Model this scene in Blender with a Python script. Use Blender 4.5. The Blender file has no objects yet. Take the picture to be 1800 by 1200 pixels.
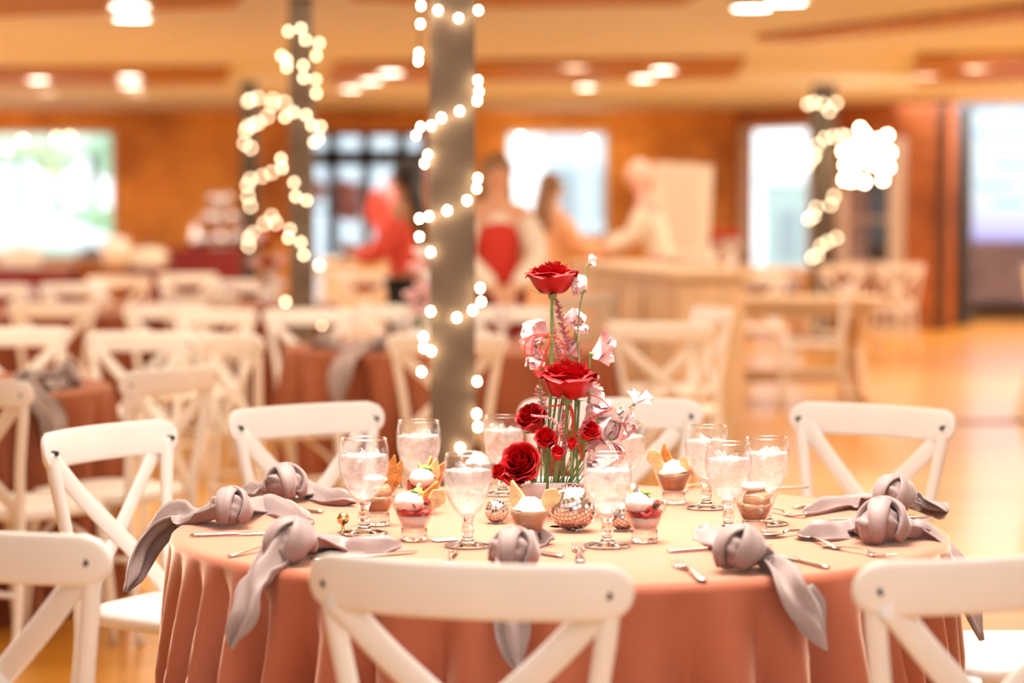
import bpy, bmesh, math, random
from mathutils import Vector, Matrix, Euler
from mathutils.noise import noise as pnoise
random.seed(7)
PI = math.pi
R_ = math.radians
scene = bpy.context.scene
COL = scene.collection

# ---------------------------------------------------------------- camera, world, lights
H = 1.39                      # eye height
FP = 4250.0                   # 85 mm lens on a 36 mm sensor, in pixels of an 1800 wide frame
PITCH = math.atan(231 / FP)
cam = bpy.data.cameras.new('camera')
cam.lens = 85; cam.sensor_width = 36; cam.clip_end = 300
cam.dof.use_dof = True; cam.dof.focus_distance = 4.82; cam.dof.aperture_fstop = 2.0
cam_o = bpy.data.objects.new('camera', cam); COL.objects.link(cam_o)
cam_o.location = (0, 0, H); cam_o.rotation_euler = (PI / 2 - PITCH, 0, 0)
scene.camera = cam_o
scene.view_settings.view_transform = 'Standard'
scene.view_settings.look = 'None'
scene.view_settings.gamma = 1
scene.view_settings.use_curve_mapping = False
scene.view_settings.exposure = 0.18
scene.cycles.use_denoising = True
scene.cycles.use_adaptive_sampling = False
scene.cycles.max_bounces = 10
scene.cycles.transparent_max_bounces = 16
scene.cycles.sample_clamp_indirect = 6
scene.cycles.caustics_refractive = False
scene.cycles.caustics_reflective = False

w = bpy.data.worlds.new('daylight'); scene.world = w; w.use_nodes = True
wn = w.node_tree.nodes; wl = w.node_tree.links
bg = wn['Background']
bg.inputs[0].default_value = (0.90, 0.97, 1.0, 1)
bg.inputs[1].default_value = 1.9

def area(name, loc, size, power, col, rot=(0, 0, 0), sy=None):
    l = bpy.data.lights.new(name, 'AREA'); l.energy = power; l.color = col
    l.shape = 'RECTANGLE'; l.size = size; l.size_y = sy or size
    o = bpy.data.objects.new(name, l); COL.objects.link(o); o.location = loc; o.rotation_euler = rot
    return o
WARM = (1.0, 0.88, 0.67)
area('ceiling_light_front', (0.2, 4.7, 2.62), 2.4, 60, (1.0, 0.92, 0.82))
_l = area('tabletop_fill', (0.1, 4.78, 2.60), 1.5, 26, (1.0, 0.93, 0.84)); _l.data.spread = R_(55)  # unseen narrow fill, added to brighten the tabletop alone
area('near_chair_fill', (0.6, 0.6, 2.62), 3.2, 70, (1.0, 0.96, 0.94))  # unseen front fill, added to brighten the near chair backs
area('ceiling_light_mid', (-0.6, 10.5, 2.62), 5.0, 150, WARM)
area('ceiling_light_back', (-0.4, 17.5, 2.62), 7.0, 160, WARM)
area('ceiling_light_rear', (0.0, 25.5, 2.60), 9.0, 240, WARM, sy=4.5)
area('end_wall_fill', (5.6, 28.6, 2.62), 2.2, 110, (1, .93, .9))  # fill added to lift the dark wall below the screen
for x, t in ((-8.6, 1), (7.3, -1)):          # added out-of-view fills, aimed up to whiten the ceiling
    area('ceiling_fill', (x, 21.5, 2.05), .5, 700, (0.92, 0.96, 1.0), rot=(0, R_(180 - 35 * t), 0), sy=17)
for i, (x, y) in enumerate([(-5.0, 9.0), (4.6, 11.0), (-5.5, 17.0), (4.8, 19.0)]):
    area('ceiling_light_side', (x, y, 2.62), 2.5, 110, WARM)

# ---------------------------------------------------------------- helpers
def ray(px, py):
    cx = (px - 900) / FP; cy = -(py - 600) / FP
    c, s = math.cos(PITCH), math.sin(PITCH)
    return Vector((cx, c + cy * s, -s + cy * c))
def atd(px, py, d):
    r = ray(px, py); return Vector((0, 0, H)) + r * (d / r.y)
def on(px, py, z):
    r = ray(px, py); return Vector((0, 0, H)) + r * ((z - H) / r.z)
TC = Vector((0.094, 4.78, 0))          # centre of the near table
TR = 0.768
TZ = 0.762
def cyl(px, py, r=0.80):
    q = ray(px, py); a = q.x**2 + q.y**2; b = -2 * (q.x * TC.x + q.y * TC.y); c = TC.x**2 + TC.y**2 - r * r
    D = max(0.0, b * b - 4 * a * c); t = (-b - math.sqrt(D)) / (2 * a)
    return Vector((0, 0, H)) + q * t

def mat(name, col, rough=0.5, metal=0.0, var=0.0, scale=8.0, col2=None, bump=0.0, bscale=60.0, sheen=0.0, sheen_col=None,
        emit=None, estr=0.0, trans=0.0, ior=1.45, coat=0.0, sss=0.0, stretch=None, spec=None):
    m = bpy.data.materials.new(name); m.use_nodes = True
    nt = m.node_tree; n = nt.nodes; L = nt.links; b = n['Principled BSDF']
    b.inputs['Base Color'].default_value = (*col, 1); b.inputs['Roughness'].default_value = rough
    b.inputs['Metallic'].default_value = metal
    b.inputs['Transmission Weight'].default_value = trans; b.inputs['IOR'].default_value = ior
    b.inputs['Coat Weight'].default_value = coat
    if spec is not None: b.inputs['Specular IOR Level'].default_value = spec
    if sss: b.inputs['Subsurface Weight'].default_value = sss; b.inputs['Subsurface Scale'].default_value = 0.01
    if sheen:
        b.inputs['Sheen Weight'].default_value = sheen; b.inputs['Sheen Roughness'].default_value = 0.35
        if sheen_col: b.inputs['Sheen Tint'].default_value = (*sheen_col, 1)
    if emit: b.inputs['Emission Color'].default_value = (*emit, 1); b.inputs['Emission Strength'].default_value = estr
    tc = n.new('ShaderNodeTexCoord'); vec = tc.outputs['Object']
    if stretch:
        mp = n.new('ShaderNodeMapping'); mp.inputs['Scale'].default_value = stretch; L.new(vec, mp.inputs[0]); vec = mp.outputs[0]
    if var or col2:
        t = n.new('ShaderNodeTexNoise'); t.inputs['Scale'].default_value = scale; t.inputs['Detail'].default_value = 4
        L.new(vec, t.inputs['Vector'])
        r = n.new('ShaderNodeValToRGB'); L.new(t.outputs[0], r.inputs[0])
        c2 = col2 or tuple(min(1, c * (1 + var)) for c in col); c1 = col if col2 else tuple(c * (1 - var) for c in col)
        r.color_ramp.elements[0].position = 0.35; r.color_ramp.elements[1].position = 0.65
        r.color_ramp.elements[0].color = (*c1, 1); r.color_ramp.elements[1].color = (*c2, 1)
        L.new(r.outputs[0], b.inputs['Base Color'])
    if bump:
        t2 = n.new('ShaderNodeTexNoise'); t2.inputs['Scale'].default_value = bscale; t2.inputs['Detail'].default_value = 5
        L.new(vec, t2.inputs['Vector'])
        bp = n.new('ShaderNodeBump'); bp.inputs['Strength'].default_value = bump; bp.inputs['Distance'].default_value = 0.01
        L.new(t2.outputs[0], bp.inputs['Height']); L.new(bp.outputs[0], b.inputs['Normal'])
    return m

def brick_mat(name, c1, c2, mortar, scale, bw, rh, rough=0.6, msize=0.012, rot=(PI / 2, 0, 0), var=0.4, coat=0.0, bump=0.3):
    m = bpy.data.materials.new(name); m.use_nodes = True
    nt = m.node_tree; n = nt.nodes; L = nt.links; b = n['Principled BSDF']
    tc = n.new('ShaderNodeTexCoord'); mp = n.new('ShaderNodeMapping'); mp.inputs['Rotation'].default_value = rot
    L.new(tc.outputs['Object'], mp.inputs[0])
    t = n.new('ShaderNodeTexBrick'); L.new(mp.outputs[0], t.inputs['Vector'])
    t.inputs['Scale'].default_value = scale; t.inputs['Color1'].default_value = (*c1, 1); t.inputs['Color2'].default_value = (*c2, 1)
    t.inputs['Mortar'].default_value = (*mortar, 1); t.inputs['Mortar Size'].default_value = msize
    t.inputs['Brick Width'].default_value = bw; t.inputs['Row Height'].default_value = rh
    ns = n.new('ShaderNodeTexNoise'); ns.inputs['Scale'].default_value = 0.9; ns.inputs['Detail'].default_value = 3
    L.new(mp.outputs[0], ns.inputs['Vector'])
    mx = n.new('ShaderNodeMix'); mx.data_type = 'RGBA'; mx.blend_type = 'MULTIPLY'; mx.inputs[0].default_value = 1
    rp = n.new('ShaderNodeValToRGB'); L.new(ns.outputs[0], rp.inputs[0])
    rp.color_ramp.elements[0].position = 0.3; rp.color_ramp.elements[0].color = (1 - var, 1 - var * 1.2, 1 - var * 1.3, 1)
    rp.color_ramp.elements[1].position = 0.65; rp.color_ramp.elements[1].color = (1, 1, 1, 1)
    L.new(t.outputs['Color'], mx.inputs[6]); L.new(rp.outputs[0], mx.inputs[7]); L.new(mx.outputs[2], b.inputs['Base Color'])
    b.inputs['Roughness'].default_value = rough; b.inputs['Coat Weight'].default_value = coat; b.inputs['Coat Roughness'].default_value = 0.12
    if bump:
        bp = n.new('ShaderNodeBump'); bp.inputs['Strength'].default_value = bump; bp.inputs['Distance'].default_value = 0.005
        bp.invert = True; L.new(t.outputs['Fac'], bp.inputs['Height']); L.new(bp.outputs[0], b.inputs['Normal'])
    return m

def glass_thin(name, tint=(1, 1, 1), refl=1.0, frost=0.0, edge=0.5):
    """clear sheet or blown glass: passes light, reflects at grazing angles"""
    m = bpy.data.materials.new(name); m.use_nodes = True
    nt = m.node_tree; n = nt.nodes; L = nt.links; n.remove(n['Principled BSDF']); out = n['Material Output']
    tr = n.new('ShaderNodeBsdfTransparent'); tr.inputs[0].default_value = (*tint, 1)
    gl = n.new('ShaderNodeBsdfGlossy'); gl.inputs['Roughness'].default_value = 0.03
    lw = n.new('ShaderNodeLayerWeight'); lw.inputs[0].default_value = 0.5
    pw = n.new('ShaderNodeMath'); pw.operation = 'POWER'; pw.inputs[1].default_value = 1.2 / max(edge, .05); L.new(lw.outputs['Facing'], pw.inputs[0])
    mu = n.new('ShaderNodeMath'); mu.operation = 'MULTIPLY_ADD'; mu.inputs[1].default_value = refl * .8; mu.inputs[2].default_value = 0.035; L.new(pw.outputs[0], mu.inputs[0])
    mx = n.new('ShaderNodeMixShader'); L.new(mu.outputs[0], mx.inputs[0]); L.new(tr.outputs[0], mx.inputs[1]); L.new(gl.outputs[0], mx.inputs[2])
    last = mx
    if frost:
        df = n.new('ShaderNodeBsdfTranslucent'); df.inputs[0].default_value = (1, 1, 1, 1)
        dd = n.new('ShaderNodeBsdfDiffuse'); dd.inputs[0].default_value = (0.95, 0.95, 0.95, 1)
        m0 = n.new('ShaderNodeMixShader'); m0.inputs[0].default_value = 0.45; L.new(df.outputs[0], m0.inputs[1]); L.new(dd.outputs[0], m0.inputs[2])
        ns = n.new('ShaderNodeTexNoise'); ns.inputs['Scale'].default_value = 70; ns.inputs['Detail'].default_value = 3
        tc = n.new('ShaderNodeTexCoord'); L.new(tc.outputs['Object'], ns.inputs['Vector'])
        mr = n.new('ShaderNodeMapRange'); mr.inputs[1].default_value = 0.3; mr.inputs[2].default_value = 0.7
        mr.inputs[3].default_value = frost * 0.5; mr.inputs[4].default_value = min(1, frost * 1.4); L.new(ns.outputs[0], mr.inputs[0])
        m2 = n.new('ShaderNodeMixShader'); L.new(mr.outputs[0], m2.inputs[0]); L.new(mx.outputs[0], m2.inputs[1]); L.new(m0.outputs[0], m2.inputs[2]); last = m2
    L.new(last.outputs[0], out.inputs[0])
    return m

class MB:
    """collects shapes and links them as ONE mesh object"""
    def __init__(s): s.v = []; s.f = []; s.m = []; s.cur = 0
    def add(s, vs, fs, M=None):
        o = len(s.v)
        for p in vs:
            p = Vector(p); s.v.append(M @ p if M else p)
        for f in fs: s.f.append([i + o for i in f]); s.m.append(s.cur)
    def box(s, c, d, M=None):
        x, y, z = (q / 2 for q in d); cx, cy, cz = c
        vs = [(cx + a * x, cy + b * y, cz + e * z) for a in (-1, 1) for b in (-1, 1) for e in (-1, 1)]
        s.add(vs, [(0, 1, 3, 2), (4, 6, 7, 5), (0, 4, 5, 1), (2, 3, 7, 6), (0, 2, 6, 4), (1, 5, 7, 3)], M); return s
    def grid(s, rows, closed=False, M=None, cap=False):
        n = len(rows[0]); vs = [p for r in rows for p in r]; fs = []
        for i in range(len(rows) - 1):
            for j in range(n if closed else n - 1):
                k = (j + 1) % n; fs.append((i * n + j, i * n + k, (i + 1) * n + k, (i + 1) * n + j))
        if cap:
            fs.append(tuple(reversed(range(n)))); b = (len(rows) - 1) * n; fs.append(tuple(range(b, b + n)))
        s.add(vs, fs, M); return s
    def tube(s, pts, rad, sides=8, flat=None, M=None, cap=True, up=None):
        pts = [Vector(p) for p in pts]; rows = []; n = len(pts)
        if not hasattr(rad, '__len__'): rad = [rad] * n
        prev = None
        for i, p in enumerate(pts):
            t = (pts[min(i + 1, n - 1)] - pts[max(i - 1, 0)])
            if t.length < 1e-9: t = Vector((0, 0, 1))
            t.normalize()
            if up is not None: a = Vector(up)
            elif prev is None: a = Vector((0, 0, 1)) if abs(t.z) < 0.9 else Vector((1, 0, 0))
            else: a = prev
            u = (a - t * a.dot(t))
            if u.length < 1e-6: u = t.orthogonal()
            u.normalize(); v = t.cross(u); prev = u
            fl = flat or 1.0
            rows.append([p + (u * math.cos(k * 2 * PI / sides) * fl + v * math.sin(k * 2 * PI / sides)) * rad[i] for k in range(sides)])
        s.grid(rows, True, M, cap); return s
    def lathe(s, prof, n=24, M=None, fn=None):
        rows = []
        for r, z in prof:
            rows.append([Vector((max(r, 1e-5) * math.cos(k * 2 * PI / n), max(r, 1e-5) * math.sin(k * 2 * PI / n), z)) for k in range(n)])
        if fn: rows = [[fn(p) for p in r] for r in rows]
        s.grid(rows, True, M, False); return s
    def ball(s, c, r, M=None, n=12, sc=(1, 1, 1), fn=None):
        c = Vector(c); rows = []
        for i in range(n // 2 + 1):
            a = -PI / 2 + PI * i / (n // 2)
            row = []
            for k in range(n):
                d = Vector((math.cos(a) * math.cos(k * 2 * PI / n) * sc[0], math.cos(a) * math.sin(k * 2 * PI / n) * sc[1], math.sin(a) * sc[2]))
                rr = r * (fn(d) if fn else 1); row.append(c + d * rr)
            rows.append(row)
        s.grid(rows, True, M); return s
    def build(s, name, mats, parent=None, smooth=True, weld=False, sharp=None):
        me = bpy.data.meshes.new(name); me.from_pydata([tuple(p) for p in s.v], [], s.f)
        if not isinstance(mats, (list, tuple)): mats = [mats]
        for m in mats: me.materials.append(m)
        me.polygons.foreach_set('material_index', s.m)
        if weld:
            b = bmesh.new(); b.from_mesh(me); bmesh.ops.remove_doubles(b, verts=b.verts, dist=1e-5)
            bmesh.ops.recalc_face_normals(b, faces=b.faces); b.to_mesh(me); b.free()
        if smooth:
            me.polygons.foreach_set('use_smooth', [True] * len(me.polygons))
        me.update()
        if sharp: me.set_sharp_from_angle(angle=R_(sharp))
        o = bpy.data.objects.new(name, me); COL.objects.link(o)
        if parent: o.parent = parent
        return o

def bevel(o, w, seg=2):
    md = o.modifiers.new('bevel', 'BEVEL'); md.width = w; md.segments = seg; md.limit_method = 'ANGLE'; return o
def solid(o, t, off=0):
    md = o.modifiers.new('solid', 'SOLIDIFY'); md.thickness = t; md.offset = off; return o
def subd(o, n=1):
    md = o.modifiers.new('sub', 'SUBSURF'); md.levels = n; md.render_levels = n; return o
def tag(o, label, cat, group=None, kind=None):
    o['label'] = label; o['category'] = cat
    if group: o['group'] = group
    if kind: o['kind'] = kind
    return o
def struct(o): o['kind'] = 'structure'; return o
def empty(name, loc=(0, 0, 0), rz=0):
    o = bpy.data.objects.new(name, None); COL.objects.link(o); o.location = loc; o.rotation_euler = (0, 0, rz)
    o.empty_display_size = 0.1; return o
def kids(o): return [c for c in list(COL.objects) if c.parent == o]
def copy_tree(o, parent=None, ch=None):
    c = o.copy(); COL.objects.link(c)
    if parent: c.parent = parent
    for k in (CH[o.name] if o.name in CH else kids(o)): copy_tree(k, c)
    return c
CH = {}
def box_obj(name, c, d, m, parent=None, bv=0.0):
    o = MB().box((0, 0, 0), d).build(name, m, parent, smooth=False); o.location = c
    if bv: bevel(o, bv)
    return o
def bez(pts, n=12):
    """smooth curve through points (Catmull-Rom)"""
    pts = [Vector(p) for p in pts]; P = [pts[0] * 2 - pts[1]] + pts + [pts[-1] * 2 - pts[-2]]; out = []
    for i in range(1, len(P) - 2):
        for k in range(n):
            t = k / n; a, b, c, d = P[i - 1], P[i], P[i + 1], P[i + 2]
            out.append(0.5 * ((2 * b) + (c - a) * t + (2 * a - 5 * b + 4 * c - d) * t * t + (3 * b - a - 3 * c + d) * t**3))
    out.append(pts[-1]); return out

# ---------------------------------------------------------------- materials
M_floor = brick_mat('oak boards', (0.86, 0.43, 0.055), (0.74, 0.34, 0.035), (0.32, 0.14, 0.04), 1.0, 1.6, 0.09, rough=0.28, msize=0.0015, rot=(0, 0, 0), var=0.25, coat=0.25, bump=0.05)
M_brick = brick_mat('orange brick', (0.86, 0.39, 0.05), (0.70, 0.26, 0.03), (0.70, 0.36, 0.12), 1.0, 0.30, 0.10, rough=0.7, msize=0.012, var=0.55)
M_brickd = brick_mat('red brown brick', (0.50, 0.15, 0.02), (0.38, 0.09, 0.012), (0.34, 0.12, 0.05), 1.0, 0.30, 0.10, rough=0.7, msize=0.012, var=0.5)
M_ceil = mat('cream ceiling paint', (0.74, 0.77, 0.82), 0.8, var=0.03, scale=2)
M_cwood = mat('ceiling wood', (0.42, 0.175, 0.026), 0.5, var=0.2, scale=1.0, stretch=(1, 8, 1))
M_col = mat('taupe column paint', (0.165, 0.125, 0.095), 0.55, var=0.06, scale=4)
M_ivory = mat('ivory chair paint', (0.85, 0.815, 0.785), 0.38, var=0.025, scale=9, bump=0.05, bscale=40)
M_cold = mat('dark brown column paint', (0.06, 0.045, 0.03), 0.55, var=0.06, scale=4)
M_bolt = mat('dark bolt', (0.02, 0.03, 0.025), 0.4, 0.6)
M_trim = mat('pale trim', (0.62, 0.52, 0.44), 0.5, var=0.05)
M_dark = mat('dark steel', (0.03, 0.032, 0.035), 0.4, var=0.1)
M_pane = glass_thin('window glass', (1, 1, 1), 0.6, edge=0.3)

# ================================================================ the setting
ZC = 2.66
WY = 31.0
def plane_poly(name, pts, thick, m, down=True):
    """flat slab from a plan polygon, thickness upward"""
    n = len(pts); mb = MB()
    vs = [Vector(p) for p in pts] + [Vector(p) + Vector((0, 0, thick)) for p in pts]
    fs = [tuple(range(n)), tuple(reversed(range(n, 2 * n)))] + [(i, i + n, (i + 1) % n + n, (i + 1) % n) for i in range(n)]
    mb.add(vs, fs); return mb.build(name, m, smooth=False)
struct(plane_poly('floor', [(-9, -3, -0.1), (12, -3, -0.1), (12, 38, -0.1), (-9, 38, -0.1)], 0.1, M_floor))
struct(plane_poly('ceiling', [(-9, -3, ZC), (12, -3, ZC), (12, 38, ZC), (-9, 38, ZC)], 0.25, M_ceil))
def cpan(pix, i):
    pts = [on(x, y, ZC - 0.05) for x, y in pix]
    struct(plane_poly('trim_%d' % i, pts, 0.05, M_cwood))
CP = [
    [(-200, -60), (480, -60), (412, 14), (-200, 38)],
    [(-120, 128), (404, 124), (396, 148), (-120, 154)],
    [(590, 117), (1310, 110), (1290, 139), (575, 147)],
    [(545, -60), (1330, -60), (1200, 9), (880, 15), (620, 2)],
    [(1612, 104), (1900, 97), (1900, 138), (1610, 150)],
    [(1330, 72), (1900, 6), (1900, 26), (1400, 74)],
]
for i, q in enumerate(CP): cpan(q, i + 1)

# back wall with openings: list of rectangles in px at the wall distance
def wall_with_holes(name, x0, x1, z0, z1, holes, m, thick=0.25, y=WY):
    xs = sorted({x0, x1, *[h[0] for h in holes], *[h[1] for h in holes]}); zs = sorted({z0, z1, *[h[2] for h in holes], *[h[3] for h in holes]})
    mb = MB()
    for i in range(len(xs) - 1):
        for k in range(len(zs) - 1):
            cx, cz = (xs[i] + xs[i + 1]) / 2, (zs[k] + zs[k + 1]) / 2
            if any(h[0] < cx < h[1] and h[2] < cz < h[3] for h in holes): continue
            mb.box((cx, y + thick / 2, cz), (xs[i + 1] - xs[i], thick, zs[k + 1] - zs[k]))
    return mb.build(name, m, smooth=False)
def pxr(x0, y0, x1, y1, d=WY):
    a = atd(x0, y1, d); b = atd(x1, y0, d); return (a.x, b.x, a.z, b.z)
W1 = pxr(-160, 228, 202, 458); W2 = pxr(546, 232, 748, 590); W2 = (W2[0], W2[1], 0.0, W2[3]); W3 = pxr(888, 229, 1070, 418)
struct(wall_with_holes('wall_back', -9, atd(1290, 300, WY).x, 0, ZC, [W1, W2, W3], M_brick))
def window(i, h, nx, nz, fr=0.05, m=None, dv=0.03, y=WY):
    x0, x1, z0, z1 = h; m = m or M_trim; r = empty('window_%d' % i, ((x0 + x1) / 2, y, z0)); struct(r)
    f = MB(); ox = (x0 + x1) / 2
    for x in (x0 - ox, x1 - ox): f.box((x, 0.08, (z1 - z0) / 2), (fr * 2, 0.12, z1 - z0))
    for z in (0, z1 - z0): f.box((0, 0.08, z), (x1 - x0, 0.12, fr * 2))
    f.build('window_frame', m, r, smooth=False)
    if nx > 1 or nz > 1:
        g = MB()
        for a in range(1, nx): g.box((x0 - ox + (x1 - x0) * a / nx, 0.09, (z1 - z0) / 2), (dv, 0.04, z1 - z0))
        for a in range(1, nz): g.box((0, 0.09, (z1 - z0) * a / nz), (x1 - x0, 0.04, dv))
        g.build('glazing_bar', m, r, smooth=False)
    MB().box((0, 0.10, (z1 - z0) / 2), (x1 - x0, 0.006, z1 - z0)).build('pane', M_pane, r, smooth=False)
    return r
window(1, W1, 1, 1); window(2, W3, 1, 1)
# dark steel double door with tall panes and a transom row
dr = empty('door_1', ((W2[0] + W2[1]) / 2, WY, 0)); struct(dr)
wdt = W2[1] - W2[0]; hgt = W2[3]
f = MB()
zt = atd(600, 277, WY).z; zm = atd(600, 368, WY).z
xs = [atd(p, 300, WY).x - dr.location.x for p in (548, 574, 594, 634, 652, 696, 716, 740)]
for a, b in ((xs[0] - 0.04, xs[0] + .02), (xs[1], xs[2]), (xs[3], xs[4]), (xs[5], xs[6]), (xs[7] - .01, xs[7] + .05)): f.box(((a + b) / 2, 0.08, hgt / 2), (b - a, 0.1, hgt))
for z, t in ((hgt, 0.10), (zt, 0.20), (zm, 0.03), (0.08, 0.16)): f.box((0, 0.08, z), (wdt, 0.1, t))
f.build('door_frame', M_dark, dr, smooth=False)
MB().box((0, 0.09, hgt / 2), (wdt, 0.006, hgt)).build('pane', M_pane, dr, smooth=False)
for s in (-0.04, 0.04): MB().tube([(xs[3] + .05 + s, 0.0, 0.9), (xs[3] + .05 + s, 0.0, 1.25)], 0.012).build('door_handle', M_trim, dr)

# angled right wall from the back wall towards the camera, with a glazed opening and a dark window
A = Vector((atd(1290, 300, WY).x, WY, 0)); B = Vector((atd(1652, 300, 28.0).x, 28.0, 0))
def wall_pt(px, py=300):
    r = ray(px, py); n = Vector((-(B - A).y, (B - A).x, 0)); t = n.dot(A - Vector((0, 0, 0))) / (n.x * r.x + n.y * r.y)
    p = Vector((0, 0, H)) + r * t; return (Vector((p.x, p.y, 0)) - A).length, p.z
Lw = (B - A).length; ang = math.atan2((B - A).y, (B - A).x)
def hole(x0, y0, x1, y1):
    a, _ = wall_pt(x0); b, _ = wall_pt(x1); return (a, b, wall_pt((x0 + x1) / 2, y1)[1], wall_pt((x0 + x1) / 2, y0)[1])
h1 = hole(1298, 217, 1424, 506); h2 = hole(1470, 300, 1572, 470)
wr = wall_with_holes('wall_right', 0, Lw, 0, ZC, [h1, h2], M_brickd, y=0); wr.location = A; wr.rotation_euler = (0, 0, ang); struct(wr)
for i, h, nx, nz, m in ((3, h1, 1, 1, M_trim), (4, h2, 1, 2, M_trim)):
    wd = window(i, h, nx, nz, fr=0.07, m=m, y=0); c = (h[0] + h[1]) / 2
    wd.location = A + Vector((math.cos(ang), math.sin(ang), 0)) * c + Vector((0, 0, h[2])); wd.rotation_euler = (0, 0, ang)
# pale casing boards at the sides of the dark window
for j, px in enumerate((1582,)):
    a, _ = wall_pt(px); o = MB().box((0, -0.04, ZC * 0.42), (0.22, 0.06, ZC * 0.84)).build('trim_%d' % (7 + j), M_trim, smooth=False)
    o.location = A + Vector((math.cos(ang), math.sin(ang), 0)) * a; o.rotation_euler = (0, 0, ang); struct(o)
# darker room behind the dark window
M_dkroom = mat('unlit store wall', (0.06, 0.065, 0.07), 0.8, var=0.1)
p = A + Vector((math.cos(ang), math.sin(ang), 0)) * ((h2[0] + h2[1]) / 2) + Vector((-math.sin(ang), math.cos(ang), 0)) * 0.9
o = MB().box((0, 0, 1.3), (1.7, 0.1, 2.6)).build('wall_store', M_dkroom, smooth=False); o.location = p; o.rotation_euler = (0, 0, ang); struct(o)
# dark post ending the angled wall, and the end wall behind the screen
M_dkwood = mat('dark stained wood', (0.07, 0.022, 0.01), 0.5, var=0.2)
o = box_obj('trim_8', (B.x + 0.02, B.y, ZC / 2), (0.10, 0.3, ZC), M_dkwood); struct(o)
M_endwall = mat('mauve end wall', (0.60, 0.46, 0.45), 0.7, var=0.2, scale=1.5)
EY = 32.4
o = box_obj('wall_end', (8.2, EY + 0.1, ZC / 2), (8.0, 0.2, ZC), M_endwall); struct(o)
def side_wall(name, x, y0, y1, holes, m):
    ys = sorted({y0, y1, *[q for h in holes for q in h]}); mb = MB()
    for a, b in zip(ys, ys[1:]):
        c = (a + b) / 2
        if any(h[0] < c < h[1] for h in holes):
            mb.box((x, c, .35), (.2, b - a, .7)); mb.box((x, c, (2.4 + ZC) / 2), (.2, b - a, ZC - 2.4))
        else: mb.box((x, c, ZC / 2), (.2, b - a, ZC))
    return struct(mb.build(name, m, smooth=False))
side_wall('wall_left', -8.9, -3, 31, [(10, 15), (16, 21), (22, 27)], M_brick)
side_wall('wall_east', 7.6, -3, 32, [(-1, 3.5), (4.5, 9), (10, 14.5), (16, 20.5), (22, 26)], M_brick)
struct(wall_with_holes('wall_front', -9, 7.7, 0, ZC, [(-7, -3.2, .7, 2.4), (-2.2, 1.6, .7, 2.4), (2.6, 6.4, .7, 2.4)], M_ceil, y=-3.2))
o = box_obj('baseboard_end', (8.2, EY - 0.02, 0.07), (8.0, 0.05, 0.14), M_dkwood); struct(o)
pa = on(1640, 742, 0.0); pb = on(1990, 742, 0.0)
o = box_obj('trim_9', ((pa.x + 5.5) / 2 + .6, pa.y, 0.006), (5.6, 0.10, 0.012), M_dark); struct(o)

# outside: lawn, path, hedge, trees, pale building
M_lawn = mat('lawn', (0.42, 0.60, 0.36), 0.9, var=0.3, scale=1.5); M_pave = mat('pale paving', (0.85, 0.85, 0.84), 0.8, var=0.04)
M_facade = mat('white facade', (0.86, 0.88, 0.9), 0.8, var=0.04)
M_leafy = mat('hedge leaves', (0.45, 0.62, 0.42), 0.9, var=0.3, scale=6)
struct(plane_poly('ground', [(-40, 38, -0.14), (40, 38, -0.14), (40, 90, -0.14), (-40, 90, -0.14)], 0.1, M_pave))
struct(plane_poly('ground', [(-40, 47, -0.04), (4, 47, -0.04), (4, 70, -0.04), (-40, 70, -0.04)], 0.02, M_lawn))
def hedge(px, py0, d, ln, ht, label):
    mb = MB(); nx = int(ln / 0.4)
    for i in range(nx):
        for k in range(max(1, int(ht / 0.35))):
            c = ((i + .5) * ln / nx - ln / 2 + random.uniform(-.1, .1), random.uniform(-.25, .25), (k + .5) * 0.35)
            mb.ball(c, random.uniform(.3, .42), n=8, fn=lambda dd: 1 + .18 * pnoise(dd * 5 + Vector(c)))
    o = mb.build('hedge', M_leafy); p = atd(px, py0, d); o.location = (p.x, d, -0.04); tag(o, label, 'hedge'); return o
hedge(60, 350, 62, 14, 1.5, 'green hedge on the lawn seen through the wide left window')
M_mint = mat('pale tree leaves', (0.70, 0.84, 0.76), 0.9, var=0.15, scale=3)
for px, d, s in ((-40, 70, 2.4), (30, 66, 2.2), (95, 72, 2.6), (160, 68, 2.3), (215, 71, 2.2)):
    p = atd(px, 250, d); r = empty('tree', (p.x, d, -.05)); tag(r, 'pale green tree far outside the wide left window', 'tree', 'trees outside the wide left window')
    mb = MB()
    for k in range(14): mb.ball((random.uniform(-1, 1), random.uniform(-.8, .8), 4.4 + random.uniform(-1.2, 1.2)), random.uniform(.7, 1.1), n=10, fn=lambda dd: 1 + .2 * pnoise(dd * 4))
    mb.build('crown', M_mint, r); MB().tube([(0, 0, 0), (.05, 0, 1.8), (0, 0, 4)], [.16, .13, .08], 8).build('trunk', M_dkwood, r)
M_palewin = mat('grey glass', (.36, .42, .45), .3)
M_fac = mat('pale blue facade', (0.62, 0.72, 0.80), 0.8, var=0.05)
M_facg = mat('grey green facade', (0.50, 0.60, 0.58), 0.8, var=0.05)
for nm, x0, x1, y1, d, m, lab in (('building', 470, 800, 222, 47, M_fac, 'pale blue building beyond the steel door'), ('building', 955, 1110, 150, 48, M_fac, 'pale blue building beyond the middle window'), ('building', 1360, 1460, 320, 52, M_facg, 'grey green building beyond the glazed opening at the right')):
    a = atd(x0, y1, d); b = atd(x1, y1, d); r = empty(nm, ((a.x + b.x) / 2, d, -.05)); tag(r, lab, 'building')
    o = MB().box((0, 1, a.z / 2), (b.x - a.x, 2, a.z)).build('wall', m, r, smooth=False)
    for k in ((-1, 1) if d > 47.5 else ()): MB().box((k * (b.x - a.x) * .25, -.02, a.z * .45), (.4, .06, 1.0)).build('window', M_palewin, r, smooth=False)
    MB().box((0, 1, a.z + .08), (b.x - a.x + .3, 2.2, .16)).build('roof', M_facade, r, smooth=False)
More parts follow.
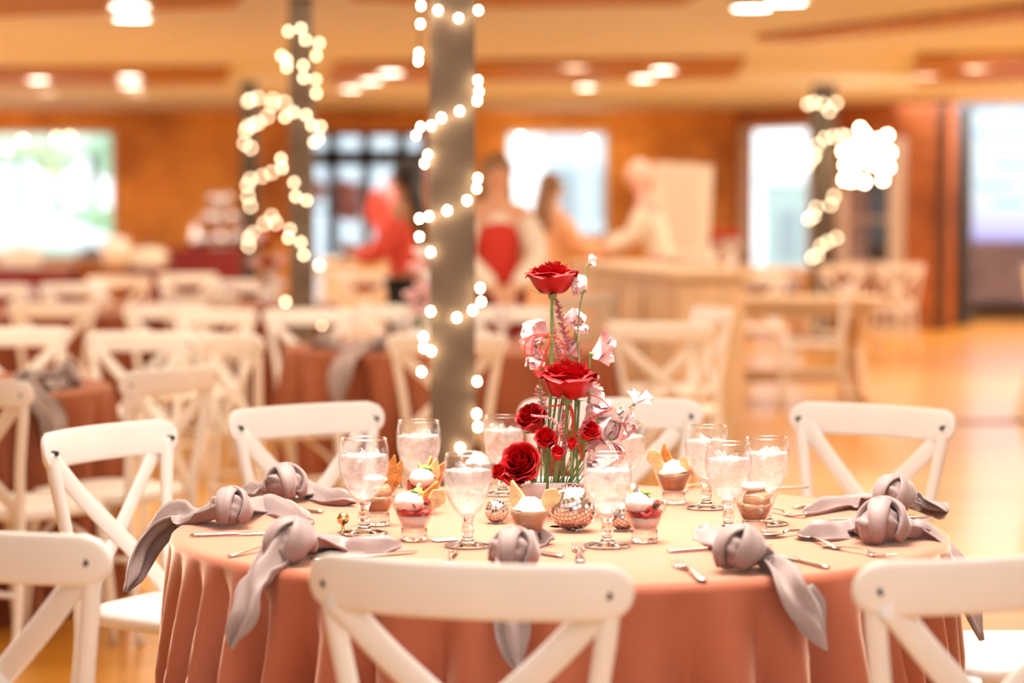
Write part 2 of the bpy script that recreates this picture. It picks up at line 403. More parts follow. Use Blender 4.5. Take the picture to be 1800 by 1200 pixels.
def car(px, d, m, label):
    p = atd(px, 400, d); r = empty('car', (p.x, d, 0)); tag(r, label, 'car')
    sec = [(-2.1, .35, .55), (-2.05, .35, .8), (-1.2, .3, .9), (-.7, .3, 1.38), (.5, .3, 1.42), (1.2, .3, .95), (2.0, .3, .82), (2.15, .35, .5)]
    rows = []
    for x, z0, z1 in sec:
        rows.append([Vector((x, -.85, z0)), Vector((x, -.85, (z0 + z1) / 2)), Vector((x, -.62, z1)), Vector((x, .62, z1)), Vector((x, .85, (z0 + z1) / 2)), Vector((x, .85, z0))])
    subd(MB().grid(rows, True, cap=True).build('body', m, r), 2)
    for x in (-1.35, 1.35):
        for y in (-.8, .8): MB().tube([(x, y - .1, .33), (x, y + .1, .33)], .33, 16).build('wheel', M_dark, r)
    return r
M_carw = mat('white car paint', (0.8, 0.82, 0.84), 0.3)
car(60, 50, M_carw, 'white parked car outside the wide left window')

# ---------------------------------------------------------------- columns
def column(px0, px1, d, label, rz=0.0, m=M_col):
    a = atd(px0, 400, d).x; b = atd(px1, 400, d).x
    r = empty('square_column', ((a + b) / 2, d + (b - a) / 2, 0), rz); tag(r, label, 'column')
    wd = b - a
    o = MB().box((0, 0, ZC / 2), (wd, wd, ZC)).build('shaft', m, r, smooth=False); bevel(o, 0.004)
    o = MB().box((0, 0, 0.06), (wd + .03, wd + .03, 0.12)).build('base_plate', m, r, smooth=False); bevel(o, 0.004)
    return r
column(754, 834, 8.3, 'thick taupe square column just behind the near table', 0.03)
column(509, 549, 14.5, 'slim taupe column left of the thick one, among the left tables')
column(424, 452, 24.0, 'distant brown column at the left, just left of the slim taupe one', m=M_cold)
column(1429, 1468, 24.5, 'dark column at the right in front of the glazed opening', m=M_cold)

M_bulb = bpy.data.materials.new('warm bulb'); M_bulb.use_nodes = True
_b = M_bulb.node_tree.nodes['Principled BSDF']; _b.inputs['Emission Color'].default_value = (1, 0.76, 0.46, 1); _b.inputs['Emission Strength'].default_value = 68
M_bulb.cycles.emission_sampling = 'NONE'
M_bulbf = M_bulb.copy(); M_bulbf.name = 'warm far bulb'; M_bulbf.node_tree.nodes['Principled BSDF'].inputs['Emission Strength'].default_value = 15
M_bulbf.cycles.emission_sampling = 'NONE'
M_wire = mat('thin brown wire', (0.10, 0.06, 0.03), 0.5)
def bulb_string(pts, d, br, m, label, wrap=True, jit=0.0):
    p0 = atd(*pts[0], d); r = empty('string_lights', p0); tag(r, label, 'string lights')
    P = [atd(x, y, d - 0.012 + random.uniform(-jit, jit)) - p0 for x, y in pts]
    proto = MB().ball((0, 0, 0), br, n=10, sc=(1, 1, 1.25)).build('bulb', m, r); proto.location = P[0]
    for q in P[1:]:
        c = proto.copy(); COL.objects.link(c); c.parent = r; c.location = q
    sk = MB().tube([p + Vector((0, 0.006, br * 1.2)) for p in P], 0.0022 if d < 10 else 0.004, 5).build('cord', M_wire, r)
    return r
main_b = [(740, 10), (739, 42), (770, 18), (806, 32), (841, 18), (840, 141), (842, 161), (839, 177), (808, 195), (776, 207), (758, 221), (739, 223), (731, 238), (752, 272), (746, 287)]
bulb_string([(735, 107), (736, 93)] + main_b[:5], 8.29, 0.0075, M_bulb, 'warm fairy lights at the very top of the thick column')
bulb_string(main_b[5:], 8.29, 0.0075, M_bulb, 'warm fairy lights crossing the upper part of the thick column')
bulb_string([(840, 313), (838, 331), (821, 352), (786, 370), (754, 380), (737, 384), (737, 416), (757, 443)], 8.29, 0.0075, M_bulb, 'warm fairy lights crossing the thick column beside the red vest')
bulb_string([(844, 506), (846, 530), (831, 545), (803, 558), (757, 547), (744, 592), (745, 611), (758, 617), (741, 653)], 8.29, 0.0075, M_bulb, 'warm fairy lights on the thick column left of the top rose')
bulb_string([(839, 670), (838, 727), (840, 750), (809, 787)], 8.29, 0.0075, M_bulb, 'lowest warm fairy lights on the thick column, just above the goblets')
bulb_string([(529, 50), (507, 55), (537, 70), (561, 76), (556, 98), (495, 98), (504, 105), (504, 118), (533, 115), (534, 137), (555, 140), (556, 164), (538, 202), (516, 197), (501, 206)], 14.45, 0.010, M_bulbf, 'cream bulbs around the top of the slim taupe column', jit=.04)
bulb_string([(548, 220), (564, 222), (560, 243), (552, 250), (494, 279), (496, 295), (517, 321), (520, 345), (539, 352), (510, 403), (507, 418), (529, 426), (534, 448), (561, 466), (502, 530), (508, 560), (530, 564), (548, 563), (566, 570)], 14.45, 0.010, M_bulbf, 'cream bulbs trailing down the lower half of the slim taupe column', jit=.04)
bulb_string([(500, 180), (480, 175), (478, 185), (453, 172), (440, 175), (436, 178), (470, 205), (455, 215), (446, 219), (436, 222), (432, 230), (430, 252), (441, 260), (478, 303), (460, 310), (440, 315), (435, 325), (436, 345), (440, 362), (478, 380), (485, 392), (465, 393), (445, 410), (438, 418), (437, 432)], 23.9, 0.0145, M_bulbf, 'amber bulbs zigzagging around the distant left column', jit=.05)
bulb_string([(1420, 183), (1430, 180), (1447, 183), (1458, 195), (1470, 181)], 24.4, 0.0145, M_bulbf, 'amber bulbs round the top of the dark right column', jit=.05)
bulb_string([(1490, 240), (1480, 238), (1465, 240), (1450, 243), (1437, 255), (1432, 272), (1428, 278), (1420, 290)], 24.4, 0.0145, M_bulbf, 'amber bulbs arching left off the bright cluster on the right column', jit=.05)
bulb_string([(1466, 345), (1460, 360), (1435, 365), (1430, 380), (1422, 385)], 24.4, 0.0145, M_bulbf, 'amber bulbs on the right column just below the bright cluster', jit=.05)
bulb_string([(1470, 418), (1455, 425), (1443, 432), (1437, 448), (1428, 452)], 24.4, 0.0145, M_bulbf, 'lowest amber bulbs on the dark right column')
cl = [(1512, 226), (1520, 236), (1560, 238), (1545, 245), (1482, 266), (1494, 262), (1506, 252), (1520, 250), (1532, 258), (1516, 268), (1538, 268), (1550, 262), (1565, 268), (1512, 284), (1500, 290), (1486, 290), (1530, 288), (1548, 296), (1562, 294), (1484, 316), (1496, 318), (1508, 316), (1520, 320), (1552, 316)]
bulb_string(cl, 24.3, 0.017, M_bulb, 'dense bright cluster of bulbs hanging right of the dark column', jit=.1)
bulb_string([(915, 243), (938, 268), (970, 262), (1000, 263), (1018, 274), (1030, 272), (1038, 250)], 30.7, 0.022, M_bulb, 'row of glowing globes strung across the middle window')
bulb_string([(12, 262), (40, 246), (100, 242), (122, 240)], 30.7, 0.022, M_bulbf, 'pale globes strung across the top of the wide left window')

# ---------------------------------------------------------------- recessed ceiling lights
M_disc = bpy.data.materials.new('lamp disc'); M_disc.use_nodes = True
_b = M_disc.node_tree.nodes['Principled BSDF']; _b.inputs['Emission Color'].default_value = (1, 0.9, 0.74, 1); _b.inputs['Emission Strength'].default_value = 22
M_disc.cycles.emission_sampling = 'NONE'
M_disc2 = M_disc.copy(); M_disc2.name = 'dim lamp disc'; M_disc2.node_tree.nodes['Principled BSDF'].inputs['Emission Strength'].default_value = 6
M_disc2.node_tree.nodes['Principled BSDF'].inputs['Emission Color'].default_value = (1, 0.78, 0.55, 1)
M_disc2.cycles.emission_sampling = 'NONE'
CL = [(232, 25, 1, 'brightest ceiling lamp at the upper left, topmost pair, lower one'), (228, 3, 1, 'ceiling lamp cut by the top edge at the upper left'),
      (68, 135, 1, 'small ceiling lamp near the left edge above the wide window'), (84, 158, 0, 'dim ceiling lamp under the small one near the left edge'),
      (228, 130, 1, 'ceiling lamp right of the wide window, upper of the stack of three'), (230, 145, 1, 'ceiling lamp right of the wide window, middle of the stack of three'), (242, 158, 0, 'dim ceiling lamp right of the wide window, lowest of the stack'),
      (618, 151, 1, 'lowest of three ceiling lamps left of the thick column'), (652, 137, 1, 'middle of three ceiling lamps left of the thick column'), (686, 122, 1, 'highest of three ceiling lamps left of the thick column'),
      (1010, 113, 0, 'dim ceiling lamp above the middle window'), (1030, 148, 1, 'round ceiling lamp just above the middle window'), (1130, 132, 1, 'ceiling lamp right of the middle window, lower left of a pair'), (1165, 117, 1, 'ceiling lamp right of the middle window, upper right of a pair'),
      (1322, 6, 1, 'large ceiling lamp at the top edge right of centre'), (1382, -4, 1, 'ceiling lamp just cut off by the top edge right of centre'),
      (1627, 128, 0, 'dim ceiling lamp left of a pair above the screen'), (1715, 115, 0, 'dim ceiling lamp nearest to the screen')]
M_ring = mat('lamp ring', (0.8, 0.75, 0.68), 0.4)
for x, y, on_, lab in CL:
    p = on(x, y, ZC - 0.03); r = empty('ceiling_light', (p.x, p.y, ZC)); tag(r, lab, 'ceiling light', 'recessed ceiling lights')
    MB().lathe([(0.13, 0), (0.15, -0.01), (0.15, -0.06), (0.125, -0.065), (0.12, -0.05)], 24).build('trim_ring', M_ring, r)
    MB().lathe([(0, -0.058), (0.12, -0.058)], 24).build('lamp_disc', M_disc if on_ else M_disc2, r)

# ---------------------------------------------------------------- projection screen at the right
M_scr = bpy.data.materials.new('projected slide'); M_scr.use_nodes = True
nt = M_scr.node_tree; n = nt.nodes; L = nt.links; b = n['Principled BSDF']
tc = n.new('ShaderNodeTexCoord'); sp = n.new('ShaderNodeSeparateXYZ'); L.new(tc.outputs['Object'], sp.inputs[0])
rp = n.new('ShaderNodeValToRGB'); mr = n.new('ShaderNodeMapRange'); mr.inputs[1].default_value = -0.95; mr.inputs[2].default_value = 0.95
L.new(sp.outputs[2], mr.inputs[0]); L.new(mr.outputs[0], rp.inputs[0])
e = rp.color_ramp.elements; e[0].position = 0; e[0].color = (0.25, 0.28, 0.75, 1); e[1].position = 1; e[1].color = (0.45, 0.78, 1, 1)
x = e.new(0.07); x.color = (0.55, 0.55, 0.98, 1); x = e.new(0.25); x.color = (0.72, 0.88, 1, 1); x = e.new(0.7); x.color = (0.68, 0.92, 1, 1)
L.new(rp.outputs[0], b.inputs['Emission Color']); b.inputs['Emission Strength'].default_value = 1.0; b.inputs['Base Color'].default_value = (0.05, 0.05, 0.05, 1)
sa = atd(1674, 424, 29.6); sb = atd(1960, 152, 29.6)
sr = empty('projection_screen', ((sa.x + sb.x) / 2, 29.6, sa.z)); tag(sr, 'large pale blue lit projection screen at the right edge', 'screen')
sw, sh = sb.x - sa.x, sb.z - sa.z
o = MB().box((0, 0, 0), (sw, 0.03, sh)).build('screen_panel', M_scr, sr, smooth=False); o.location = (0, 0, sh / 2)
M_scrt = mat('slide lettering', (0.1, 0.2, 0.3), 0.6, emit=(0.25, 0.52, 0.80), estr=0.75)
tl = MB()
for row, (zz, segs) in enumerate([(.87, [(-.9, .5), (-.3, .4)]), (.70, [(-.85, .35), (-.45, .5), (.1, .4)]), (.5, [(-.5, .45), (0, .3)]), (.36, [(-.7, .5), (-.1, .5)]), (.25, [(-.5, .4)])]):
    for a, l in segs:
        MB().tube([(a * sw / 2 + l * sw / 2 * k / 60, -.018, zz * sh + .035 * math.sin(k * 1.9) * (1 + .4 * math.sin(k * .7))) for k in range(61)], .016, 5).build('text_line', M_scrt, sr, smooth=False)
MB().box((0, 0, sh + 0.05), (sw + .1, .12, .1)).build('screen_case', M_trim, sr, smooth=False)

# ================================================================ cross back chair
def make_chair():
    r = empty('cross_back_chair')
    HW, RR, TH = 0.25, 0.0425, 0.013
    rows = []
    xs = [HW * math.sin(PI / 2 * t / 16) if abs(t) > 12 else t / 12 * HW * math.sin(PI / 2 * 12 / 16) for t in range(-16, 17)]
    for x in xs:
        e = abs(x) - (HW - RR); h = RR if e <= 0 else math.sqrt(max(RR * RR - e * e, 1e-7))
        th = TH * min(1, 0.25 + 0.75 * h / RR); y0 = -0.285 + 0.055 * (x / HW) ** 2
        ring = []
        for k in range(16):
            a = 2 * PI * k / 16; ca, sa = math.cos(a), math.sin(a)
            ring.append(Vector((x, y0 + th * math.copysign(abs(sa) ** 0.5, sa) - 0.12 * math.copysign(abs(ca) ** 0.35, ca) * h, 0.8375 + h * math.copysign(abs(ca) ** 0.35, ca))))
        rows.append(ring)
    MB().grid(rows, True, cap=True).build('crest_rail', M_ivory, r)
    for s in (-1, 1):
        # rear post and rear leg in one bent piece
        pts = bez([(s * .218, -.236, .835), (s * .207, -.228, .76), (s * .180, -.212, .60), (s * .168, -.196, .47), (s * .172, -.205, .30), (s * .195, -.262, .0)], 5)
        MB().tube(pts, [.0165] * 6 + [.016] * (len(pts) - 12) + [.0145] * 6, 10).build('back_post', M_ivory, r)
        b = [(s * .205, -.247, .818), (s * .115, -.236, .724), (0, -.215, .620), (-s * .10, -.199, .530), (-s * .163, -.184, .455)]
        pts = bez(b, 5); off = Vector((0, 0.006 * s, 0))
        MB().tube([p + off for p in pts], .023, 12, flat=.30, up=(0, 1, 0)).build('cross_brace', M_ivory, r)
        MB().tube([(s * .218, -.2560, .835), (s * .218, -.2515, .835)], .0062, 10).build('bolt', M_bolt, r)
        MB().tube([(s * .218, -.2420, .835), (s * .218, -.2150, .835)], .0062, 10).build('bolt', M_bolt, r)
        pts = [(s * .185, .175, .45), (s * .190, .190, .30), (s * .195, .212, .12), (s * .198, .222, .0)]
        MB().tube(pts, [.019, .0185, .0165, .013], 12).build('front_leg', M_ivory, r)
        MB().tube(bez([(s * .183, -.21, .27), (s * .186, 0, .262), (s * .190, .19, .27)], 4), .010, 8).build('side_stretcher', M_ivory, r)
    MB().tube([(-.189, .195, .22), (.189, .195, .22)], .010, 8).build('stretcher', M_ivory, r)
    MB().tube([(-.178, -.225, .22), (.178, -.225, .22)], .010, 8).build('stretcher', M_ivory, r)
    # bentwood hoop under the seat
    pts = [(.172 * math.cos(a) , .172 * math.sin(a), .415) for a in [2 * PI * k / 24 for k in range(25)]]
    for s in (-1, 1):
        MB().tube(bez([(s * .192, .195, .20), (s * .165, .15, .34), (s * .09, .06, .435)], 4), .009, 8).build('bent_brace', M_ivory, r)
    # seat: rounded trapezoid, slightly dished
    n = 48; out = []
    for k in range(n):
        a = 2 * PI * k / n; c, s_ = math.cos(a), math.sin(a)
        x = math.copysign(abs(c) ** .45, c); y = math.copysign(abs(s_) ** .5, s_)
        out.append(Vector((x * (.208 + .018 * y), y * .21 + .008, 0)))
    rows = []
    for sc, z in ((0.0, .468), (.45, .469), (.8, .474), (.94, .4755), (.985, .472), (1, .463), (1, .448), (.975, .440), (.9, .438), (0.0, .438)):
        rows.append([Vector((p.x * max(sc, .001), p.y * max(sc, .001), z)) for p in out])
    MB().grid(rows, True).build('seat', M_ivory, r)
    return r
chair0 = make_chair(); CH[chair0.name] = kids(chair0)
chair_used = [False]
def chair(M, face, label, group=None, z=0.0):
    c = chair0
    if chair_used[0]:
        c = chair0.copy(); COL.objects.link(c)
        for k in CH['cross_back_chair']:
            q = k.copy(); COL.objects.link(q); q.parent = c
    chair_used[0] = True
    a = R_(face - 90); off = Vector((-math.sin(a) * -.242, math.cos(a) * -.242, 0))
    c.location = (M[0] - off.x, M[1] - off.y, z); c.rotation_euler = (0, 0, a)
    tag(c, label, 'chair', group); return c
G1 = 'cross-back chairs around the near table'
chair((-.067, 3.53), 74, 'white cross-back chair in the front centre, seen from behind', G1)
chair((-.955, 5.70), -29, 'white cross-back chair at the left side of the near table, beside the draped napkin', G1)
chair((-.54, 6.30), -49, 'white cross-back chair behind the left goblets, back facing the column', G1)
chair((.265, 6.52), -92, 'white cross-back chair directly behind the flowers', G1)
chair((.944, 6.30), -130, 'white cross-back chair behind the right end of the near table, open floor behind it', G1)
chair((.73, 3.60), 115, 'white cross-back chair in the right foreground, cut by the right edge', G1)
chair((-.86, 3.90), 62, 'white cross-back chair in the left foreground corner, cut by the left edge', G1)
chair((1.33, 5.06), 186, 'white chair at the right of the near table with only its seat in view', G1)

# ================================================================ cloth covered round tables
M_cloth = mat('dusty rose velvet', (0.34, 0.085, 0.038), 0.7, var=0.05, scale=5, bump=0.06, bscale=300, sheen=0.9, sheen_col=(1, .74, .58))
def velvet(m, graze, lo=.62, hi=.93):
    """velvet sheen painted into the base colour: paler at a grazing angle"""
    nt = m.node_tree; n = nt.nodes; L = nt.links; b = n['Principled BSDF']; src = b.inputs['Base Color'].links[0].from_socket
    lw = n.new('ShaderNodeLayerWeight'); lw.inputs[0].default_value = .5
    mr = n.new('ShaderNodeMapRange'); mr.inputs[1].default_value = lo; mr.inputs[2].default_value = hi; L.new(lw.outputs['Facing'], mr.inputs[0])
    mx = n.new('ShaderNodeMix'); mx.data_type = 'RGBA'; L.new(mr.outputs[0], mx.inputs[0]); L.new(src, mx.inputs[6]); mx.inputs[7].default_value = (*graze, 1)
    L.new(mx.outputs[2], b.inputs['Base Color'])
velvet(M_cloth, (.58, .235, .15), .6, .9)  # painted sheen: paler base colour at grazing view brightens the tabletop
M_cloth2 = mat('deep terracotta velvet', (0.27, 0.072, 0.028), 0.8, var=0.08, scale=5, sheen=0.15, sheen_col=(1, .7, .55))
M_ply = mat('plywood table top', (0.5, 0.33, 0.18), 0.6, var=0.1); M_steel = mat('grey steel leg', (0.35, 0.35, 0.36), 0.4, 0.7)
def round_table(c, label, nfold=30, seed=1, rad=TR, det=360, m=None, clabel=''):
    rnd = random.Random(seed)
    t = empty('round_table', (c[0], c[1], 0)); tag(t, label, 'table')
    MB().lathe([(0, .735), (rad - .02, .735), (rad - .012, .745), (rad - .02, .755), (0, .755)], 48).build('tabletop', M_ply, t)
    for a in range(4):
        an = PI / 4 + a * PI / 2; MB().tube([(math.cos(an) * .45, math.sin(an) * .45, .735), (math.cos(an) * .5, math.sin(an) * .5, 0)], .014, 8).build('leg', M_steel, t)
    ph = []; a = 0
    while a < 2 * PI - .08:
        st = rnd.uniform(.6, 1.4) * 2 * PI / nfold; ph.append((a, min(st, 2 * PI - a), rnd.uniform(.5, 1.15))); a += st
    def fold(th):
        th %= 2 * PI
        for a, st, am in ph:
            if a <= th < a + st: u = (th - a) / st; return am * (math.sin(PI * u) ** 1.3 - .62) + .12 * math.sin(7 * th + 2)
        return 0
    prof = [(0.02, 0), (.3, 0), (.6, 0), (rad - .03, 0), (rad - .012, -.002), (rad - .003, -.008), (rad, -.018)]
    rows = []
    N = det
    for r, z in prof:
        rows.append([Vector((r * math.cos(2 * PI * k / N), r * math.sin(2 * PI * k / N), TZ + z)) for k in range(N)])
    nz = 16
    for i in range(1, nz + 1):
        s = i / nz; zz = TZ - .018 - s * (TZ - .022)
        row = []
        for k in range(N):
            th = 2 * PI * k / N; am = .095 * min(1, (s * 3.2)) ** .75
            rr = rad + .012 * s + am * fold(th + .05 * math.sin(3 * s + k * .02))
            if s > .9: rr += .03 * (s - .9) * 10 * (1 + .5 * math.sin(th * 23))
            row.append(Vector((rr * math.cos(th), rr * math.sin(th), zz + .003 * (s > .95) * math.sin(th * 31))))
        rows.append(row)
    cl = MB().grid(rows, True).build('tablecloth', m or M_cloth); cl.location = (c[0], c[1], 0)
    tag(cl, clabel, 'tablecloth'); return cl
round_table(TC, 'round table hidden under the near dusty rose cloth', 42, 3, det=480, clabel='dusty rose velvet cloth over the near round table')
def tpx(px, d): p = atd(px, 500, d); return (p.x, d)
T2 = tpx(788, 11.2); T3 = (-2.2, 8.6); T4 = tpx(20, 14.9); T5 = tpx(395, 16.2)
round_table(T2, 'round table hidden under the cloth behind the column', 26, 5, det=240, m=M_cloth2, clabel='terracotta cloth over the round table behind the thick column')
round_table(T3, 'round table hidden under the brown cloth at the left edge', 26, 8, det=240, m=M_cloth2, clabel='terracotta cloth over the round table at the left edge')
round_table(T4, 'round table hidden under the dark cloth far left', 24, 9, det=160, m=M_cloth2, clabel='dark terracotta cloth seen through a crossed chair back at far left')
round_table(T5, 'round table hidden under the cloth left of the slim column', 24, 10, det=160, m=M_cloth2, clabel='rust cloth of the table left of the slim column')

G2 = 'cross-back chairs around the tables behind'
bgc = [
    (-62, 7.35, 62, 'cream cross-back chair cut by the left edge, in front of the brown-clothed table'),
    (300, 7.85, 150, 'cream cross-back chair turned to the left table, its seat over the brown cloth'),
    (248, 10.1, -104, 'bright cream chair facing us behind the left-edge table'),
    (22, 10.5, -86, 'cream chair at the left edge, far side of the brown-clothed table'),
    (92, 13.4, 92, 'beige cross-back chair seen from behind with its X against dark brown cloth'),
    (402, 10.05, 38, 'pale cross-back chair whose post stands before the left end of the terracotta cloth'),
    (785, 9.95, 88, 'cream cross-back chair from behind, its two posts either side of the thick column'),
    (545, 12.5, -76, 'cream chair behind the left part of the terracotta table'),
    (702, 13.0, -90, 'cream chair between the slim and the thick column'),
    (892, 12.8, -108, 'cream chair behind the terracotta table, right of the thick column'),
    (1160, 11.0, 78, 'beige cross-back chair right of the flowers, its X above the near chair'),
    (378, 12.5, -112, 'beige chair with low top rail left of the slim column'),
    (290, 13.2, -60, 'beige chair in the crowd above the bright left chair'),
    (210, 18.6, 95, 'narrow cream chair back standing tall against the maroon skirt'),
    (350, 14.95, 84, 'beige chair in front of the rust-clothed table'),
    (432, 17.6, -100, 'beige chair behind the rust-clothed table by the distant column'),
    (330, 19.4, -70, 'beige chair below the maroon display table'),
    (132, 16.9, -95, 'pale chair top showing behind the dark table at far left'),
    (-12, 16.6, -80, 'pale chair top in the far left corner below the maroon skirt'),
    (640, 19.8, 80, 'sandy chair back below the door panes, left of the black trousers'),
    (575, 21.0, 100, 'sandy chair left of the box under the door'),
    (1252, 12.6, 200, 'cream chair at the left end of the wooden trestle table'),
    (1030, 14.6, 120, 'cream chair between the top rose and the trestle table'),
    (1052, 19.3, -92, 'pale chair behind the panelled wooden counter'),
]
for px, d, f, lab in bgc:
    p = atd(px, 500, d); chair((p.x, d), f, lab, G2)

# ================================================================ farm tables at the right
M_farm = mat('limed oak', (0.66, 0.47, 0.29), 0.45, var=0.12, scale=3, stretch=(1, 10, 1))
def farm_table(c, rz, ln, label, wd=0.95):
    r = empty('trestle_table', (c[0], c[1], 0), rz); tag(r, label, 'table')
    o = MB().box((0, 0, .735), (ln, wd, .05)).build('tabletop', M_farm, r, smooth=False); bevel(o, .006)
    MB().box((0, 0, .67), (ln - .3, wd - .2, .08)).build('apron', M_farm, r, smooth=False)
    for s in (-1, 1):
        x = s * (ln / 2 - .22)
        for q in (-1, 1):
            MB().tube([(x, q * .38, .02), (x, -q * .3, .66)], .045, 4).build('leg', M_farm, r, smooth=False)
        MB().box((x, 0, .03), (.09, .85, .06)).build('foot_rail', M_farm, r, smooth=False)
    MB().box((0, 0, .18), (ln - .5, .06, .10)).build('stretcher', M_farm, r, smooth=False)
    return r
pf = atd(1345, 520, 17.6); farm_table((pf.x, 17.6), R_(2), 1.75, 'pale wooden trestle table with stretcher, right of the flowers')
pf = atd(1085, 480, 22.5)
farm_table((pf.x, 22.8), R_(97), 2.7, 'long pale wooden table running back behind the top rose')
pf = atd(1250, 480, 26.2); farm_table((pf.x + .15, 26.2), R_(2), 2.2, 'distant pale table below the easel board, set with white glassware')
# bar-height panelled counter running diagonally behind the flowers
a = atd(1008, 460, 16.9); b = atd(1186, 480, 13.6); q = b - a; ln = math.hypot(q.x, q.y)
r = empty('bar_counter', ((a.x + b.x) / 2, (a.y + b.y) / 2, 0), math.atan2(q.y, q.x)); tag(r, 'bar-height pale wooden counter running diagonally behind the top rose', 'counter')
o = MB().box((0, .22, .5), (ln - .1, .40, 1.0)).build('body', M_farm, r, smooth=False); bevel(o, .01)
o = MB().box((0, .22, 1.02), (ln, .52, .045)).build('worktop', M_farm, r, smooth=False); bevel(o, .008)
for k in range(4): MB().box((-ln / 2 + .05 + (ln - .1) * (k + .5) / 4, .012, .5), ((ln - .1) / 4 - .12, .02, .8)).build('panel', M_farm, r, smooth=False)
G3 = 'cross-back chairs by the wooden tables'
for px, d, f, lab in [
    (938, 21.9, 10, 'pale chair nearest the top rose along the long wooden table'), (950, 22.9, 8, 'second pale chair back along the long wooden table'), (962, 23.9, 6, 'farthest pale chair on the left of the long wooden table'),
    (1252, 21.8, 188, 'pale chair right of the long wooden table, nearest us'), (1242, 22.9, 186, 'pale chair right of the long wooden table, farther back'),
    (1228, 19.6, -88, 'pale chair tucked behind the trestle table at its left'), (1330, 19.4, -92, 'pale chair tucked behind the trestle table at its middle'),
    (1482, 22.6, 100, 'pale chair below the dark window, left one'), (1580, 22.9, 95, 'pale chair below the dark window, right one'),
    (1490, 16.9, 175, 'cream chair at the right end of the trestle table, shining legs'), (1430, 15.6, 95, 'cream chair in front of the trestle table at the right')]:
    p = atd(px, 500, d)
    if lab.startswith('cream chair in front'): continue
    chair((p.x, d), f, lab, G3)

# cream skirted cocktail table at the right edge
M_cream = mat('cream linen', (0.82, 0.76, 0.66), 0.8, var=0.04)
pc = atd(1872, 600, 16.3); r = empty('cocktail_table', (pc.x, 16.3, 0)); tag(r, 'cream skirted cocktail table cut by the right edge', 'table')
MB().lathe([(0, 1.02), (.28, 1.02), (.285, 1.01), (.27, .9), (.2, .6), (.22, .35), (.33, .0)], 48, fn=lambda p: p * (1 + .04 * math.sin(9 * math.atan2(p.y, p.x)) * (1.02 - p.z)) if p.z < 1 else p).build('table_skirt', M_cream, r)
MB().lathe([(0, 1.0), (.275, 1.0), (.275, 1.015), (0, 1.015)], 32).build('tabletop', M_ply, r)

# maroon buffet tables against the back wall
M_maroon = mat('maroon cloth', (0.20, 0.012, 0.012), 0.75, var=0.1); M_white = mat('white linen', (0.85, 0.80, 0.74), 0.7, var=0.03)
def buffet(px0, px1, d, zt, label, runner):
    a = atd(px0, 470, d).x; b = atd(px1, 470, d).x; r = empty('buffet_table', ((a + b) / 2, d, 0)); tag(r, label, 'table')
    ln = b - a; rows = []
    per = []
    for k in range(120):
        u = k / 120 * 4; s = int(u); t = u - s
        per.append([(-ln / 2 + ln * t, -.38), (ln / 2, -.38 + .76 * t), (ln / 2 - ln * t, .38), (-ln / 2, .38 - .76 * t)][s])
    for z, e in ((zt, .0), (zt - .02, .01), (zt * .5, .03), (.01, .06)):
        rows.append([Vector((x * (1 + e * .2 * math.sin(k * 1.3)), y + e * math.sin(k * 1.3) * (1 if y > 0 else -1) + (e if y > 0 else -e), z)) for k, (x, y) in enumerate(per)])
    MB().grid(rows, True).build('table_skirt', M_maroon, r)
    o = MB().box((0, 0, zt + .005), (ln + .01, .78, .012)).build('tabletop', runner, r, smooth=False)
    return r
buffet(-160, 128, 27.0, .75, 'long maroon skirted buffet table under the wide left window', M_white)
buffet(228, 292, 27.4, .75, 'short maroon skirted table right of the wide left window', M_white)
buffet(308, 446, 28.2, .93, 'tall maroon skirted display table by the distant left column', M_maroon)
# dishes and boxes on them
M_china = mat('cream china', (0.85, 0.80, 0.72), 0.4)
def tray(px, d, z, w_, h_, label):
    p = atd(px, 460, d); r = empty('chafing_dish', (p.x, d, z)); tag(r, label, 'serving dish')
    rows = [[Vector((math.copysign(abs(math.cos(a)) ** .4, math.cos(a)) * w_ / 2 * s, math.copysign(abs(math.sin(a)) ** .4, math.sin(a)) * .2 * s, zz)) for a in [2 * PI * k / 32 for k in range(32)]] for s, zz in ((.9, 0), (1, h_ * .45), (1.03, h_ * .5))]
    MB().grid(rows, True, cap=True).build('pan', M_china, r)
    rows = [[Vector((math.copysign(abs(math.cos(a)) ** .4, math.cos(a)) * w_ / 2 * s, math.copysign(abs(math.sin(a)) ** .4, math.sin(a)) * .2 * s, zz)) for a in [2 * PI * k / 32 for k in range(32)]] for s, zz in ((1, h_ * .5), (.97, h_ * .75), (.8, h_ * .93), (.3, h_), (.01, h_))]
    MB().grid(rows, True).build('lid', M_china, r)
    MB().tube([(-.05, 0, h_), (-.04, 0, h_ + .04), (.04, 0, h_ + .04), (.05, 0, h_)], .008, 6).build('handle', M_steel, r)
tray(38, 26.9, .762, .42, .21, 'cream covered dish on the buffet before the bright window')
tray(205, 26.9, .762, .30, .33, 'tall cream covered dish at the right end of the buffet')
tray(262, 27.3, .762, .40, .20, 'cream covered dish on the short maroon table')

